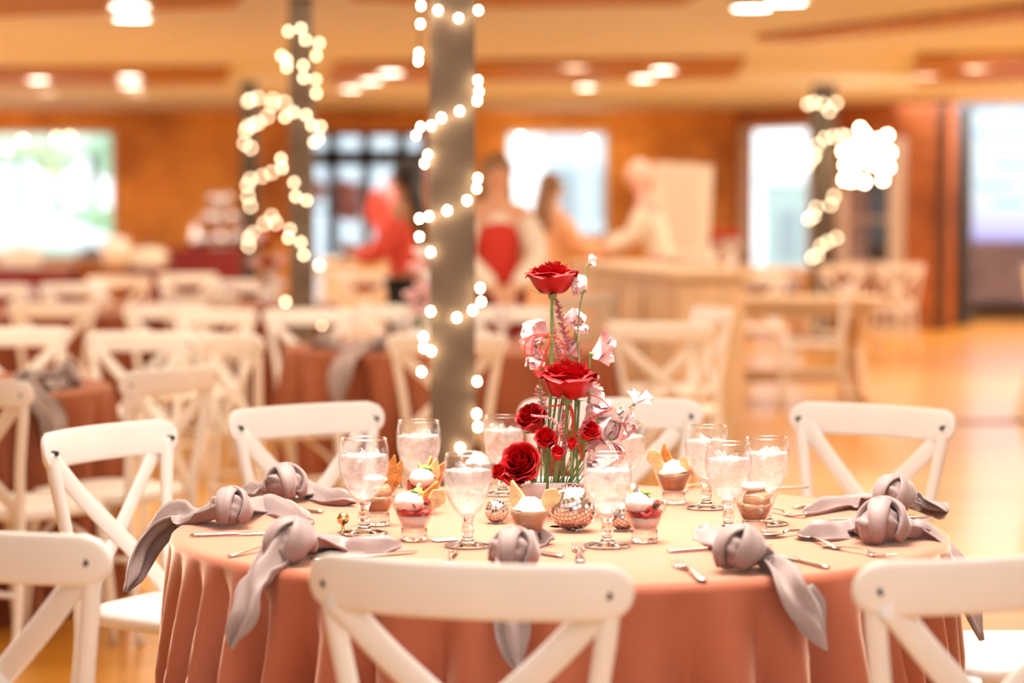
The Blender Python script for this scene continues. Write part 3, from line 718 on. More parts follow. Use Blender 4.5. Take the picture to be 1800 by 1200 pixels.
# silver tiered ornament display
M_silver = mat('silver mirror ornament', (0.8, 0.83, 0.9), 0.12, 1.0)
p = atd(388, 430, 28.2); r = empty('ornament_tower', (p.x, 28.2, .945)); tag(r, 'tower of silvery balls on the tall maroon table', 'ornament')
MB().lathe([(0, 0), (.12, 0), (.12, .015), (.02, .03), (.015, .62), (0, .64)], 20).build('stand', M_silver, r)
for k in range(15):
    lv = k // 5; a = k * 2.4; rr = (.24, .17, .09)[lv]; 
    MB().ball((rr * math.cos(a), rr * math.sin(a) * .7, .12 + lv * .22 + random.uniform(-.02, .03)), .085 - lv * .01, n=16).build('ball', M_silver, r)
for k, px in enumerate((344, 430)):
    p = atd(px, 430, 28.1); 
    o = MB().lathe([(0, 0), (.06, 0), (.07, .1), (.05, .2), (.03, .27), (.045, .32)], 20).build('silver_vase', M_silver); o.location = (p.x, 28.1, .945)
    tag(o, ['silver vase left of the ornament tower', 'silver vase right of the ornament tower'][k], 'vase')

# sandy storage box seen below the door
M_sand = mat('sandy wood', (0.72, 0.5, 0.28), 0.6, var=0.1)
p = atd(655, 500, 25.5); r = empty('wooden_counter', (p.x, 25.5, 0)); tag(r, 'sandy wooden counter in front of the steel door', 'counter')
o = MB().box((0, 0, .42), (1.0, .6, .84)).build('body', M_sand, r, smooth=False); bevel(o, .01)
o = MB().box((0, 0, .86), (1.08, .66, .05)).build('worktop', M_cream, r, smooth=False); bevel(o, .01)
MB().box((-.05, -.31, .60), (.26, .03, .10)).build('label_panel', M_maroon, r, smooth=False)

# ================================================================ things on the near table
TT = TZ + 0.001
M_glass = glass_thin('clear glass', (1, 1, 1), 0.85, edge=0.35)
M_rim = glass_thin('glass rim', (1, .98, .95), 0.9, edge=0.75)
M_stem = mat('solid glass', (1, 1, 1), 0.02, trans=1.0, ior=1.45)
M_ice = glass_thin('iced water', (1, 1, 1), 0.35, frost=0.36, edge=0.3)
M_cube = glass_thin('ice cube', (1, 1, 1), 0.9, frost=0.05, edge=0.5)
def make_goblet():
    r = empty('water_goblet')
    MB().lathe([(.0125, .058), (.024, .072), (.035, .092), (.0415, .115), (.0438, .135), (.0425, .158), (.0393, .1765), (.0384, .178), (.0376, .1765), (.0408, .158), (.0420, .135), (.0397, .115), (.0333, .093), (.022, .0745), (.0095, .062)], 40).build('bowl', M_glass, r)
    MB().lathe([(.0393, .1755), (.0397, .1775), (.0385, .1795), (.0373, .1775), (.0376, .1755)], 40).build('rim', M_rim, r)
    rows = [(.0001, .0015), (.036, .0008), (.0405, .0015), (.041, .003), (.038, .005), (.022, .0085), (.0115, .012), (.0088, .018), (.0098, .026), (.012, .031), (.0098, .036), (.0085, .044), (.0098, .052), (.0135, .0585), (.009, .0615), (.0001, .0618)]
    MB().lathe(rows, 32, fn=lambda p: p * (1 + .012 * math.cos(12 * math.atan2(p.y, p.x))) if p.z < .01 else p).build('stem_and_foot', M_stem, r)
    rnd = random.Random(4)
    MB().lathe([(.0005, .0635), (.009, .064), (.0215, .0755), (.0325, .0935), (.0388, .1155), (.0410, .135), (.0405, .146), (.0398, .1475), (.02, .1478), (.0005, .1475)], 32, fn=lambda p: p * (1 + .02 * pnoise(p * 120)) if p.z < .14 else p + Vector((0, 0, .004 * pnoise(p * 130)))).build('iced_water', M_ice, r)
    for k in range(6):
        a = k * 2.4; rr = .008 + .0036 * k; s = rnd.uniform(.010, .014)
        M = Matrix.Translation((rr * math.cos(a), rr * math.sin(a), .1445 + rnd.uniform(-.004, .007))) @ Euler((rnd.uniform(0, 3), rnd.uniform(0, 3), rnd.uniform(0, 3))).to_matrix().to_4x4()
        o = MB().box((0, 0, 0), (s * 1.5, s * 1.3, s), M).build('ice_cube', M_cube, r, smooth=False); bevel(o, .002)
    return r
gob0 = make_goblet(); CH[gob0.name] = kids(gob0); gused = [False]
def goblet(p, label, sc=1.0, group='water goblets on the near table', z=TT):
    g = gob0
    if gused[0]:
        g = gob0.copy(); COL.objects.link(g)
        for k in CH['water_goblet']:
            q = k.copy(); COL.objects.link(q); q.parent = g
    gused[0] = True
    g.location = (p.x, p.y, z); g.scale = (sc * 1.06, sc * 1.06, sc * .975); g.rotation_euler = (0, 0, random.uniform(0, 6)); tag(g, label, 'goblet', group)
for px, py, sc, lab in [
    (640, 938, 1.07, 'tall goblet of iced water at the left, beside the gold ball holder'),
    (736, 888, 1.04, 'goblet of iced water in front of the column foot, behind the berry desserts'),
    (822, 960, 1.0, 'goblet of iced water in the front left of the flowers'),
    (884, 869, 1.0, 'goblet of iced water just left of the upper roses, behind the bowl'),
    (1067, 960, 1.0, 'goblet of iced water in front of the mirror balls'),
    (1242, 893, 1.0, 'goblet of iced water right, farthest back of the three at the right'),
    (1280, 934, 1.0, 'goblet of iced water right, nearest of the three at the right'),
    (1347, 921, 1.0, 'goblet of iced water, rightmost of all'),
    (1098, 880, .98, 'goblet of iced water half hidden behind the pink sweet peas')]:
    goblet(on(px, py, TT), lab, sc)

# ---- dessert cups
M_mousse = mat('coffee mousse', (0.48, 0.27, 0.15), 0.5, var=0.08, scale=90, bump=.25, bscale=160)
M_creamf = mat('whipped cream', (0.93, 0.89, 0.82), 0.5, var=0.02, bump=.2, bscale=90, sss=.15)
M_berry = mat('red berry sauce', (0.38, 0.008, 0.012), 0.2, var=0.3, scale=60)
M_blackb = mat('dark berry', (0.045, 0.006, 0.012), 0.25, var=.3, scale=100)
M_cookie = mat('toasted biscuit', (0.52, 0.20, 0.045), 0.6, var=0.25, scale=50, bump=.3, bscale=120)
M_biscp = mat('pale biscuit', (0.74, 0.46, 0.22), 0.6, var=0.15, scale=50, bump=.3, bscale=120)
M_mint = mat('mint leaf', (0.16, 0.42, 0.05), 0.5, var=0.2, scale=40)
M_yog = mat('white yoghurt', (0.88, 0.84, 0.8), 0.4)
def rcup(z): return .0225 + (.0435 - .0225) * max(0, (z - .028) / .050)
def dessert(px, py, label, kind, rot=0.0, seed=0, cook=None):
    p = on(px, py, TT); r = empty('dessert_cup', (p.x, p.y, TT), rot); tag(r, label, 'dessert', 'individual desserts on the near table'); rnd = random.Random(seed)
    MB().lathe([(.0245, .024), (.046, .0775), (.0465, .079), (.0455, .0795), (.0440, .0775), (.0232, .0275), (0.0005, .0262)], 36).build('cup', M_glass, r)
    MB().lathe([(.0450, .0775), (.0468, .0785), (.0462, .0800), (.0446, .0798)], 36).build('rim', M_rim, r)
    MB().lathe([(.0005, .0008), (.0235, .0008), (.0255, .003), (.0252, .010), (.0243, .0235), (.0235, .0245), (.0005, .0245)], 32).build('glass_foot', M_stem, r)
    def layer(name, z0, z1, m, lump=.0):
        rows = [(.0005, z0), (rcup(z0) - .0003, z0), (rcup((z0 + z1) / 2) - .0003, (z0 + z1) / 2), (rcup(z1) - .0005, z1), (rcup(z1) * .5, z1 + .001), (.0005, z1 + .0015)]
        MB().lathe(rows, 36, fn=lambda q: q + Vector((0, 0, lump * pnoise(q * 90 + Vector((seed, 0, 0))))) if q.z > z0 + .001 else q).build(name, m, r)
    if kind == 'mousse':
        layer('mousse', .0285, .066, M_mousse, .004)
        MB().lathe([(rcup(.06) * .9, .0665), (.032, .073), (.026, .080), (.016, .087), (.006, .0915), (.0005, .093)], 24, fn=lambda q: Vector((q.x * (1 - .25 * (q.z > .07)), q.y * (1 - .25 * (q.z > .07)), q.z)) * (1 + .12 * pnoise(q * 70 + Vector((seed, 3, 0))))).build('whipped_cream', M_creamf, r)
    elif kind == 'bare':
        layer('mousse', .0285, .058, M_mousse, .004)
        MB().ball((.004, 0, .066), .027, sc=(1, 1, .85), n=20, fn=lambda d: 1 + .08 * pnoise(d * 4)).build('mousse_scoop', M_mousse, r)
        MB().ball((-.002, 0, .091), .022, sc=(1.1, 1, .45), n=20, fn=lambda d: 1 + .1 * pnoise(d * 3)).build('whipped_cream', M_creamf, r)
    else:
        layer('yoghurt', .0285, .048, M_yog, .002)
        layer('berry_sauce', .0482, .058, M_berry, .009)
        MB().ball((-.012, -.004, .074), .027, sc=(1.05, .95, .75), n=20, fn=lambda d: 1 + .1 * pnoise(d * 3 + Vector((seed, 0, 0)))).build('whipped_cream', M_creamf, r)
        for k in range(7):
            a = k * 2.4 + seed; q = (.025 * math.cos(a), .025 * math.sin(a), .064 + rnd.uniform(0, .012))
            mb = MB()
            for j in range(12):
                b = j * 2.4; zz = -1 + 2 * (j + .5) / 12; s = math.sqrt(1 - zz * zz)
                mb.ball((q[0] + .005 * s * math.cos(b), q[1] + .005 * s * math.sin(b), q[2] + .005 * zz), .0032, n=6)
            mb.build('berry', M_blackb if k % 2 else M_berry, r)
    for ca, tilt, hh, mm in (cook or []):
        # triangular toasted wedge standing in the cup: rounded crust edge
        Wd = .034
        out = [(-Wd * .5, hh * .62), (-.0015, hh + .014), (.0015, hh + .013), (Wd * .5, hh * .70), (.006, .0), (-.006, .0)] if mm is M_cookie or tilt < .4 else [(-Wd * .5, hh)] + [(-Wd * .5 + Wd * t / 8, hh + .014 * math.sin(PI * t / 8)) for t in range(1, 8)] + [(Wd * .5, hh), (.003, .0), (-.003, .0)]
        mb = MB(); n = len(out)
        vs = [(x, -.003, z) for x, z in out] + [(x, .003, z) for x, z in out]
        mb.add(vs, [tuple(range(n)), tuple(reversed(range(n, 2 * n)))] + [(i, i + n, (i + 1) % n + n, (i + 1) % n) for i in range(n)])
        o = mb.build('biscuit', mm, r, smooth=False); bevel(o, .0006)
        o.location = (.012 * math.cos(ca), .012 * math.sin(ca), .048); o.rotation_euler = (0, tilt, ca + 0)
    if kind == 'berry' or seed in (5,):
        for k in range(3):
            a = k * 2.1 + seed; rows = []
            for i in range(7):
                t = i / 6; ww = .0075 * math.sin(PI * (t * .85 + .1)) * (1 + .12 * math.sin(t * 30)); cx = .014 * t
                rows.append([Vector((cx * math.cos(a) - q * ww * math.sin(a), cx * math.sin(a) + q * ww * math.cos(a), .012 * t - .004 * t * t * (k + 1) + .002 * abs(q))) for q in (-1, -.5, 0, .5, 1)])
            o = solid(MB().grid(rows).build('mint_leaf', M_mint, r), .0006); o.location = (.002, -.010, .090)
    return r
dessert(728, 949, 'berry and cream dessert cup between the two front-left goblets', 'berry', 0.4, 1, [(0.3, .65, .062, M_cookie), (1.0, .75, .058, M_biscp), (-.2, .8, .05, M_biscp)])
dessert(930, 957, 'coffee mousse dessert in front of the white flower bowl', 'mousse', 0, 2, [(2.6, .35, .062, M_biscp), (0.0, .62, .055, M_biscp)])
dessert(1133, 952, 'berry and cream dessert right of the front goblet', 'berry', 0.2, 3, [(2.4, .6, .060, M_biscp)])
dessert(1184, 884, 'coffee mousse dessert with crossed wafers, back right of the flowers', 'mousse', 0, 4, [(2.9, .55, .062, M_biscp), (2.5, .15, .066, M_cookie), (.1, .6, .045, M_cookie), (-.6, .45, .045, M_biscp)])
dessert(1326, 937, 'coffee mousse scoop dessert between the right goblets', 'bare', 0, 6)
dessert(742, 902, 'berry dessert with toasted wafers, behind the front berry cup', 'berry', 1.2, 7, [(0.0, .5, .062, M_cookie), (.5, .8, .060, M_cookie), (-.6, .7, .060, M_cookie), (-.9, .3, .055, M_biscp)])
dessert(663, 922, 'mousse dessert with orange wafers, partly behind the leftmost goblet', 'bare', 0, 8, [(0.2, .45, .075, M_cookie), (-.1, .25, .082, M_cookie)])
dessert(845, 866, 'dessert with an orange wafer, mostly hidden behind goblets left of the roses', 'mousse', 0, 9, [(.3, .35, .078, M_cookie)])

# ---- small things
M_gold = mat('polished gold', (0.85, 0.62, 0.32), 0.15, 1.0)
p = on(603, 935, TT); r = empty('place_card_holder', (p.x, p.y, TT)); tag(r, 'small gold ball place card holder left of the tall goblet', 'card holder')
MB().lathe([(0, 0), (.009, 0), (.0095, .002), (.004, .004), (.003, .014), (.005, .016)], 20).build('base', M_gold, r)
MB().ball((0, 0, .027), .0125, n=20).build('ball', M_gold, r)
M_card = mat('white card', (0.9, 0.88, 0.84), 0.6)
p = on(783, 948, TT + .002); o = box_obj('place_card', (p.x, p.y, TT + .002), (.052, .03, .0012), M_card); o.rotation_euler = (0, 0, .5)
tag(o, 'small white place card between the front-left goblet and berry cup', 'card')

# ---- cutlery
M_cut = mat('polished steel', (0.72, 0.66, 0.60), 0.16, 1.0)
def knife_mb():
    rows = []
    for x, w_, t in [(0, .001, .001), (.002, .006, .0022), (.012, .0082, .003), (.05, .0068, .0032), (.085, .0055, .0032), (.092, .005, .003), (.098, .0085, .0012), (.15, .0095, .001), (.195, .0085, .0009), (.212, .005, .0007), (.218, .0008, .0005)]:
        rows.append([Vector((x, w_ * math.cos(a), .0032 + t * math.sin(a))) for a in [2 * PI * k / 10 for k in range(10)]])
    return MB().grid(rows, True, cap=True)
def handle_rows(L_=.125):
    rows = []
    for x, w_, t, z in [(0, .002, .0008, .003), (.003, .0085, .0014, .003), (.015, .0095, .0016, .0032), (.04, .0072, .0016, .005), (.08, .0042, .0016, .0085), (L_ - .01, .0033, .0017, .0095), (L_, .0035, .0017, .008)]:
        rows.append([Vector((x, w_ * math.cos(a), z + t * math.sin(a))) for a in [2 * PI * k / 10 for k in range(10)]])
    return rows
def fork_mb():
    mb = MB(); rows = handle_rows()
    for x, w_, t, z in [(.135, .007, .0014, .0045), (.142, .0115, .0012, .003), (.155, .0125, .0011, .003)]:
        rows.append([Vector((x, w_ * math.cos(a), z + t * math.sin(a))) for a in [2 * PI * k / 10 for k in range(10)]])
    mb.grid(rows, True, cap=True)
    for k in range(4):
        y = (k - 1.5) * .0066; mb.tube([(.152, y, .003), (.165, y, .003), (.182, y, .0045), (.196, y, .0085)], [.0019, .0018, .0016, .0009], 6)
    return mb
def spoon_mb():
    mb = MB(); mb.grid(handle_rows(.12), True, cap=True); rows = []
    for i in range(10):
        t = i / 9; ww = .0035 + .0165 * math.sin(PI * min(1, (t * .93 + .04))) ** .7 if i < 9 else .001
        rows.append([Vector((.118 + .062 * t, ww * s, .0085 - .006 * math.sin(PI * t) * (1 - s * s) + .0)) for s in (-1, -.75, -.4, 0, .4, .75, 1)])
    mb.grid(rows); return mb
CUT = {}
def cutlery(kind, pe, pd, label, tip=False, dz=0.0):
    """pe: pixel of the visible end, pd: pixel it points towards; tip: the visible end is the business end"""
    if kind not in CUT:
        o = {'knife': knife_mb, 'fork': fork_mb, 'spoon': spoon_mb}[kind]().build('table_' + kind, M_cut)
        if kind == 'spoon': solid(o, .0010, 1)
        CUT[kind] = o
    else:
        o = CUT[kind].copy(); COL.objects.link(o)
    a = on(*pe, TT); b = on(*pd, TT); d = (b - a).normalized(); ln = {'knife': .218, 'fork': .196, 'spoon': .18}[kind]
    st = a + d * ln if tip else a; dr = -d if tip else d
    o.location = (st.x, st.y, TT + .0006 + dz); o.rotation_euler = (0, 0, math.atan2(dr.y, dr.x)); tag(o, label, kind, 'silverware on the near table')
cutlery('knife', (333, 943), (540, 937), 'table knife in front of the left knotted napkin')
cutlery('fork', (402, 979), (560, 950), 'fork whose handle shows left of the front-left napkin knot')
cutlery('knife', (736, 971), (560, 985), 'knife tip showing right of the front-left napkin', tip=True)
cutlery('fork', (788, 999), (812, 930), 'fork with tines up just above the front chair rail', tip=True)
cutlery('knife', (990, 980), (870, 962), 'knife handle right of the front centre napkin knot')
cutlery('fork', (1020, 989), (1012, 940), 'silver handle end peeking above the front chair rail')
cutlery('fork', (1236, 1022), (1130, 955), 'fork lying diagonally at the front right of the table')
cutlery('knife', (1172, 971), (1300, 964), 'knife passing under the front-right napkin knot')
cutlery('knife', (1456, 1000), (1330, 968), 'knife whose handle ends right of the front-right napkin')
cutlery('spoon', (1335, 946), (1440, 936), 'spoon in front of the scoop dessert', tip=True)
cutlery('spoon', (1406, 944), (1490, 972), 'spoon below the pointed napkin end at the right', tip=True)
cutlery('fork', (1570, 983), (1440, 960), 'fork along the right table edge, tines to the right', tip=True)
cutlery('fork', (1411, 911), (1350, 899), 'fork with dark tines right of the rightmost goblet', tip=True)
cutlery('knife', (1394, 894), (1460, 890), 'knife behind the right napkins, pointing right')
cutlery('knife', (1640, 911), (1560, 912), 'knife handle at the far right beyond the napkin knot')
cutlery('knife', (1422, 859), (1330, 861), 'knife on the far edge of the table, back right')
cutlery('fork', (1232, 852), (1195, 866), 'fork behind the wafers dessert, back right')
cutlery('knife', (568, 902), (500, 895), 'knife between the two left napkin knots')
cutlery('knife', (414, 866), (480, 862), 'knife handle under the back-left napkin')

# ---- knotted napkins
M_nap = mat('mauve satin napkin', (0.31, 0.225, 0.215), 0.55, var=0.06, scale=12, bump=0.12, bscale=500, sheen=0.5, sheen_col=(1, .92, .95))
def snorm(p, c, top):
    q = Vector((p.x - c[0], p.y - c[1], 0)); rr = q.length
    if rr < 1e-6: return Vector((0, 0, 1))
    t = min(1, max(0, (top + .025 - p.z) / .05)) if rr > TR - .06 else 0
    return (Vector((0, 0, 1)) * (1 - t) + q.normalized() * t).normalized()
def napkin(knot, tails, label, c=TC, top=TZ, group='knotted napkins on the near table', kr=.040, seed=0, lod=1, ang=0.0, spine=None):
    """one cloth: a knot lump with a wrap round it and folded tails draped along the given paths"""
    K = Vector(knot); mb = MB(); rnd = random.Random(seed); off = Vector((seed * 3.1, seed, 0))
    for pts, w0, w1 in tails:
        P = bez([K] + [Vector(q) for q in pts], 7 * lod); n = len(P); rows = []; NS = 15
        for i, p in enumerate(P):
            t = i / (n - 1); tg = (P[min(i + 1, n - 1)] - P[max(i - 1, 0)]).normalized(); nn = snorm(p, c, top); sd = tg.cross(nn).normalized(); nn = sd.cross(tg).normalized()
            w = (w0 + (w1 - w0) * min(1, t * 1.6)) * (1 if t < .72 else max(.03, 1 - ((t - .72) / .28) ** 1.3 * .97))
            sh = w * .35 * (t > .72) * ((t - .72) / .28)
            row = []
            for k in range(NS):
                s = -1 + 2 * k / (NS - 1)
                fold = .0135 * (1 - .3 * t) * math.cos(PI * (s * 1.5 + .35 * math.sin(3 * t + seed))) + .007 * math.sin(7 * s + 5 * t + seed) + .005 * pnoise(Vector((s * 2, t * 5, seed * 1.7))) * 2
                edge = .006 * (abs(s) > .8)
                row.append(p + sd * (s * w + sh) + nn * (.014 + fold * (1 if w > .02 else w / .02) - edge))
            rows.append(row)
        # closed double layer: the back layer slightly inset gives real cloth thickness
        back = [[q - snorm(q, c, top) * .004 for q in reversed(r_)] for r_ in rows]
        mb.grid([a + b for a, b in zip(rows, back)], True, cap=True)
    A = Matrix.Translation(K) @ Matrix.Rotation(ang, 4, 'Z')
    def kn(d):
        return 1 + .10 * math.sin(5 * d.x + 3 * d.z + seed) + .07 * math.sin(11 * (d.x * .6 + d.z) + seed * 2 + 2 * d.y) + .14 * pnoise(d * 2.2 + off)
    mb.ball((0, 0, 0), kr * .93, M=A, n=36, sc=(1.0, .92, .86), fn=kn)
    # wrap: broad flattened band going over the knot diagonally, ending underneath
    for s_, tl, ph in ((1, .55, 0), (-1, -.35, 1.3)):
        loop = []
        for k in range(22):
            a = -.5 + 4.2 * k / 21
            q = Vector((.35 * kr * math.sin(a * .7 + ph), kr * .93 * math.cos(a), kr * .86 * math.sin(a)))
            q = Matrix.Rotation(tl, 3, 'Z') @ Matrix.Rotation(tl * .8, 3, 'Y') @ q; loop.append(q)
        rows = []
        for i, q in enumerate(loop):
            tg = (loop[min(i + 1, 21)] - loop[max(0, i - 1)]).normalized(); nn = q.normalized(); sd = tg.cross(nn).normalized()
            tp = math.sin(PI * (i + .6) / 22.2) ** .4; row = []
            for k in range(14):
                b = 2 * PI * k / 14; ww = kr * (.66 if s_ > 0 else .46) * tp
                row.append(q + sd * ww * math.cos(b) + nn * (kr * (.17 + .05 * math.sin(3 * math.cos(b) * 2 + i * .3)) * math.sin(b) + kr * .06))
            rows.append(row)
        mb.grid(rows, True, M=A, cap=True)
    o = mb.build('knotted_napkin', M_nap); tag(o, label, 'napkin', group); return o
def T(px, py, z=TT + .002): return on(px, py, z)
KZ = TT + .036
napkin(on(899, 972, KZ), [([T(885, 1012), cyl(893, 1052, .80), cyl(905, 1120, .835), cyl(914, 1185, .84)], .022, .030), ([T(930, 962), T(975, 952)], .02, .02)], 'knotted mauve napkin behind the front chair rail, end hanging down the cloth', seed=4, ang=.25)
napkin(on(508, 955, KZ), [([T(470, 995), cyl(448, 1030, .80), cyl(432, 1085, .83), cyl(414, 1140, .84)], .028, .036), ([T(590, 966), T(650, 967), T(706, 966)], .030, .028)], 'knotted mauve napkin at the front left, one end hanging, one pointing right', seed=2, ang=-.5, kr=.043)
napkin(on(402, 895, KZ), [([T(345, 915), Vector((-.680, 4.88, TT + .005)), Vector((-.735, 4.86, .70)), Vector((-.765, 4.80, .625))], .030, .042), ([T(455, 893), T(505, 905), T(552, 926)], .036, .032)], 'knotted mauve napkin draped over the left end of the table', seed=3, ang=.3, kr=.040)
napkin(on(500, 853, KZ), [([T(465, 872), T(425, 868)], .025, .03), ([T(550, 872), T(590, 884), T(628, 888)], .036, .032)], 'knotted mauve napkin at the back left by the crossed chair back', seed=4, ang=.8, kr=.042)
napkin(on(1568, 873, KZ), [([T(1610, 893), T(1662, 905)], .030, .038), ([T(1525, 893), T(1470, 893), T(1412, 908)], .034, .030)], 'knotted mauve napkin at the back right, upper one of the close pair', seed=5, ang=-.4, kr=.043)
napkin(on(1548, 922, KZ), [([T(1600, 942), Vector((.785, 4.62, TT + .002)), Vector((.84, 4.58, .70)), Vector((.885, 4.56, .57))], .036, .048), ([T(1500, 935), T(1450, 945), T(1402, 947)], .026, .036)], 'knotted mauve napkin at the right, lower of the close pair, end hanging past the edge', seed=6, ang=.2, kr=.046)
napkin(on(1298, 968, KZ), [([T(1350, 998), cyl(1388, 1030, .80), cyl(1425, 1080, .83), cyl(1447, 1142, .84)], .032, .036), ([T(1262, 952), T(1222, 940)], .022, .034)], 'knotted mauve napkin at the front right, end hanging down the cloth', seed=7, ang=-.6, kr=.042)

# ================================================================ flower arrangement
M_bowl = mat('white ceramic', (0.86, 0.86, 0.88), 0.35)
pv = on(968, 905, TT); PV = Vector((pv.x, pv.y + .03, TT))
r = empty('flower_bowl', PV); tag(r, 'low white ceramic bowl holding the roses', 'bowl')
NB = 48
def sq(rx, ry, z, e=.55): return [Vector((math.copysign(abs(math.cos(2 * PI * k / NB)) ** e, math.cos(2 * PI * k / NB)) * rx, math.copysign(abs(math.sin(2 * PI * k / NB)) ** e, math.sin(2 * PI * k / NB)) * ry, z)) for k in range(NB)]
MB().grid([sq(.001, .001, 0), sq(.055, .04, 0), sq(.06, .044, .003), sq(.072, .054, .045), sq(.080, .060, .068), sq(.078, .058, .070), sq(.074, .054, .066), sq(.066, .048, .03), sq(.001, .001, .02)], True).build('bowl', M_bowl, r)
M_pin = mat('green floral foam', (0.05, 0.12, 0.04), 0.9, var=.3, scale=80)
MB().grid([sq(.06, .044, .02), sq(.070, .051, .060), sq(.001, .001, .064)], True).build('foam', M_pin, r)
VT = PV + Vector((0, 0, .062))

def rose_mat(name, c1, c2):
    m = mat(name, c1, 0.5, var=0, col2=c2, scale=25, bump=.08, bscale=200); return m
M_red = rose_mat('deep red petals', (0.38, 0.0, 0.003), (0.52, 0.001, 0.005))
M_red2 = rose_mat('bright red petals', (0.55, 0.001, 0.006), (0.66, 0.003, 0.008))
M_pink = mat('pale pink petals', (0.93, 0.58, 0.60), 0.5, col2=(0.96, 0.74, 0.75), scale=40)
M_pinkw = mat('white pink petals', (0.95, 0.82, 0.80), 0.5, col2=(0.97, 0.91, 0.88), scale=40)
M_stemg = mat('green stem', (0.22, 0.36, 0.10), 0.45, var=.2, scale=60)
M_stemd = mat('dark green stem', (0.13, 0.24, 0.07), 0.45, var=.2, scale=60)
M_sepal = mat('sepal green', (0.22, 0.35, 0.12), 0.5, var=.2, scale=60)
def rose_head(mb, Rr, Hh, n, seed, openn=1.0):
    rnd = random.Random(seed)
    for i in range(n):
        t = i / (n - 1); ang = i * 2.39996 + rnd.uniform(-.15, .15)
        rb = Rr * (.05 + .25 * t); rt = Rr * (.10 + .90 * t ** .8 * openn) * rnd.uniform(.94, 1.04)
        h = Hh * (1.0 - .24 * t ** 1.2) * rnd.uniform(.95, 1.04)
        spread = (2.3 - 1.1 * t); rows = []; curl = .06 + .40 * t * t
        for a in range(9):
            v = a / 8; row = []
            for b in range(11):
                u = -1 + b / 5
                wv = 1 if v < .6 else (1 - .38 * ((v - .6) / .4) ** 2.2)
                th = ang + u * spread * (.55 + .45 * v ** .5) * wv * .74
                prof = v ** .62
                rr = rb + (rt - rb) * prof + Rr * curl * .35 * max(0, v - .75) * 4 * max(0, v - .75) * 4 * .5
                rr += Rr * (.05 * math.sin(u * 3 + i * 1.7) * v * v - .06 * abs(u) * v)
                z = h * (v ** (1.15)) - h * curl * .55 * max(0, (v - .78) / .22) ** 2 - h * (.05 + .12 * t) * abs(u) ** 2.5 * v + Hh * .03 * math.sin(u * 3.3 + i * 2) * v * v
                row.append(Vector((rr * math.cos(th), rr * math.sin(th), z)))
            rows.append(row)
        mb.grid(rows)
def rose(px, py, d, wpx, hpx, label, m=None, tilt=(0, 0), n=30, seed=0, stem=True, base=None, openn=1.0):
    """px, py: centre of the bloom"""
    c = atd(px, py, d); Rr = wpx / FP * d / 2; Hh = hpx / FP * d
    r = empty('red_rose', c - Vector((0, 0, Hh / 2))); tag(r, label, 'rose', 'roses in the centrepiece')
    mb = MB(); rose_head(mb, Rr, Hh, n, seed, openn); h = mb.build('petals', m or M_red, r); h.rotation_euler = (tilt[0], tilt[1], 0)
    sm = MB()
    for k in range(5):
        a = k * 2 * PI / 5 + seed; rows = []
        for i in range(7):
            t = i / 6; ww = Rr * .13 * math.sin(PI * (t * .85 + .12)); rr = Rr * (.12 + .75 * t); z = Hh * (.02 + .22 * t * t - .12 * t * (k % 2))
            rows.append([Vector((rr * math.cos(a) - s * ww * math.sin(a), rr * math.sin(a) + s * ww * math.cos(a), z - .006 * t)) for s in (-1, 0, 1)])
        sm.grid(rows)
    sm.ball((0, 0, -.002), Rr * .17, n=10, sc=(1, 1, 1.3))
    o = sm.build('sepals', M_sepal, r); o.rotation_euler = h.rotation_euler
    if stem:
        b = base or (random.uniform(-.035, .035), random.uniform(-.02, .02)); e = VT + Vector((b[0], b[1], -.01)) - r.location
        mid = Vector((e.x * .45 + .004, e.y * .4, e.z * .5)); MB().tube(bez([(0, 0, -.001), (e.x * .05, e.y * .05, -.03) if e.z < -.08 else tuple(e * .3), mid, e], 5), .0034 if wpx > 60 else .002, 8).build('stem', M_stemg, r)
        if e.z < -.12 and wpx > 60:
            q = mid; rows = []
            for i in range(7):
                t = i / 6; ww = .009 * math.sin(PI * (t * .9 + .05)); rows.append([Vector((q.x + .03 * t, q.y + s * ww - .01 * t, q.z + .02 * t - .02 * t * t)) for s in (-1, 0, 1)])
            #MB().grid(rows).build('leaf', M_stemg, r)
    return r
rose(971, 487, 4.98, 100, 58, 'large red rose standing highest above the others', seed=1, n=34, base=(-.012, 0))
rose(997, 665, 4.93, 112, 70, 'large open red rose halfway up the arrangement', seed=2, n=34, base=(.012, -.01), tilt=(.05, .05))
rose(945, 728, 4.99, 60, 54, 'red rose behind, left under the middle rose', seed=3, base=(-.02, .01), tilt=(.5, -.5))
rose(955, 762, 4.93, 44, 42, 'bright red rose bud above the big lower rose', M_red2, (.75, .2), 22, 4, base=(-.01, -.02))
rose(925, 798, 4.91, 84, 66, 'big red rose facing us at the lower left over the bowl rim', None, (.9, -.45), 34, 5, base=(-.03, -.03))
rose(886, 823, 4.88, 32, 34, 'small red rose hanging lowest at the far left of the bowl', M_red, (.6, -.6), 18, 6, base=(-.05, -.03))
rose(1028, 749, 4.93, 42, 40, 'bright red rose right of the green stems', M_red2, (.7, .5), 22, 7, base=(.03, -.01))
rose(980, 792, 4.90, 28, 30, 'small red rose bud in the middle low down', M_red2, (.5, 0), 16, 8, base=(0, -.03))
rose(1004, 777, 4.90, 22, 24, 'tiny red rosebud between the green stems', M_red2, (.3, .1), 14, 9, base=(.01, -.03))
rose(1027, 790, 4.97, 20, 24, 'tiny dark red bud at the right near the sweet peas', M_red, (.3, .4), 14, 10, base=(.03, .0))

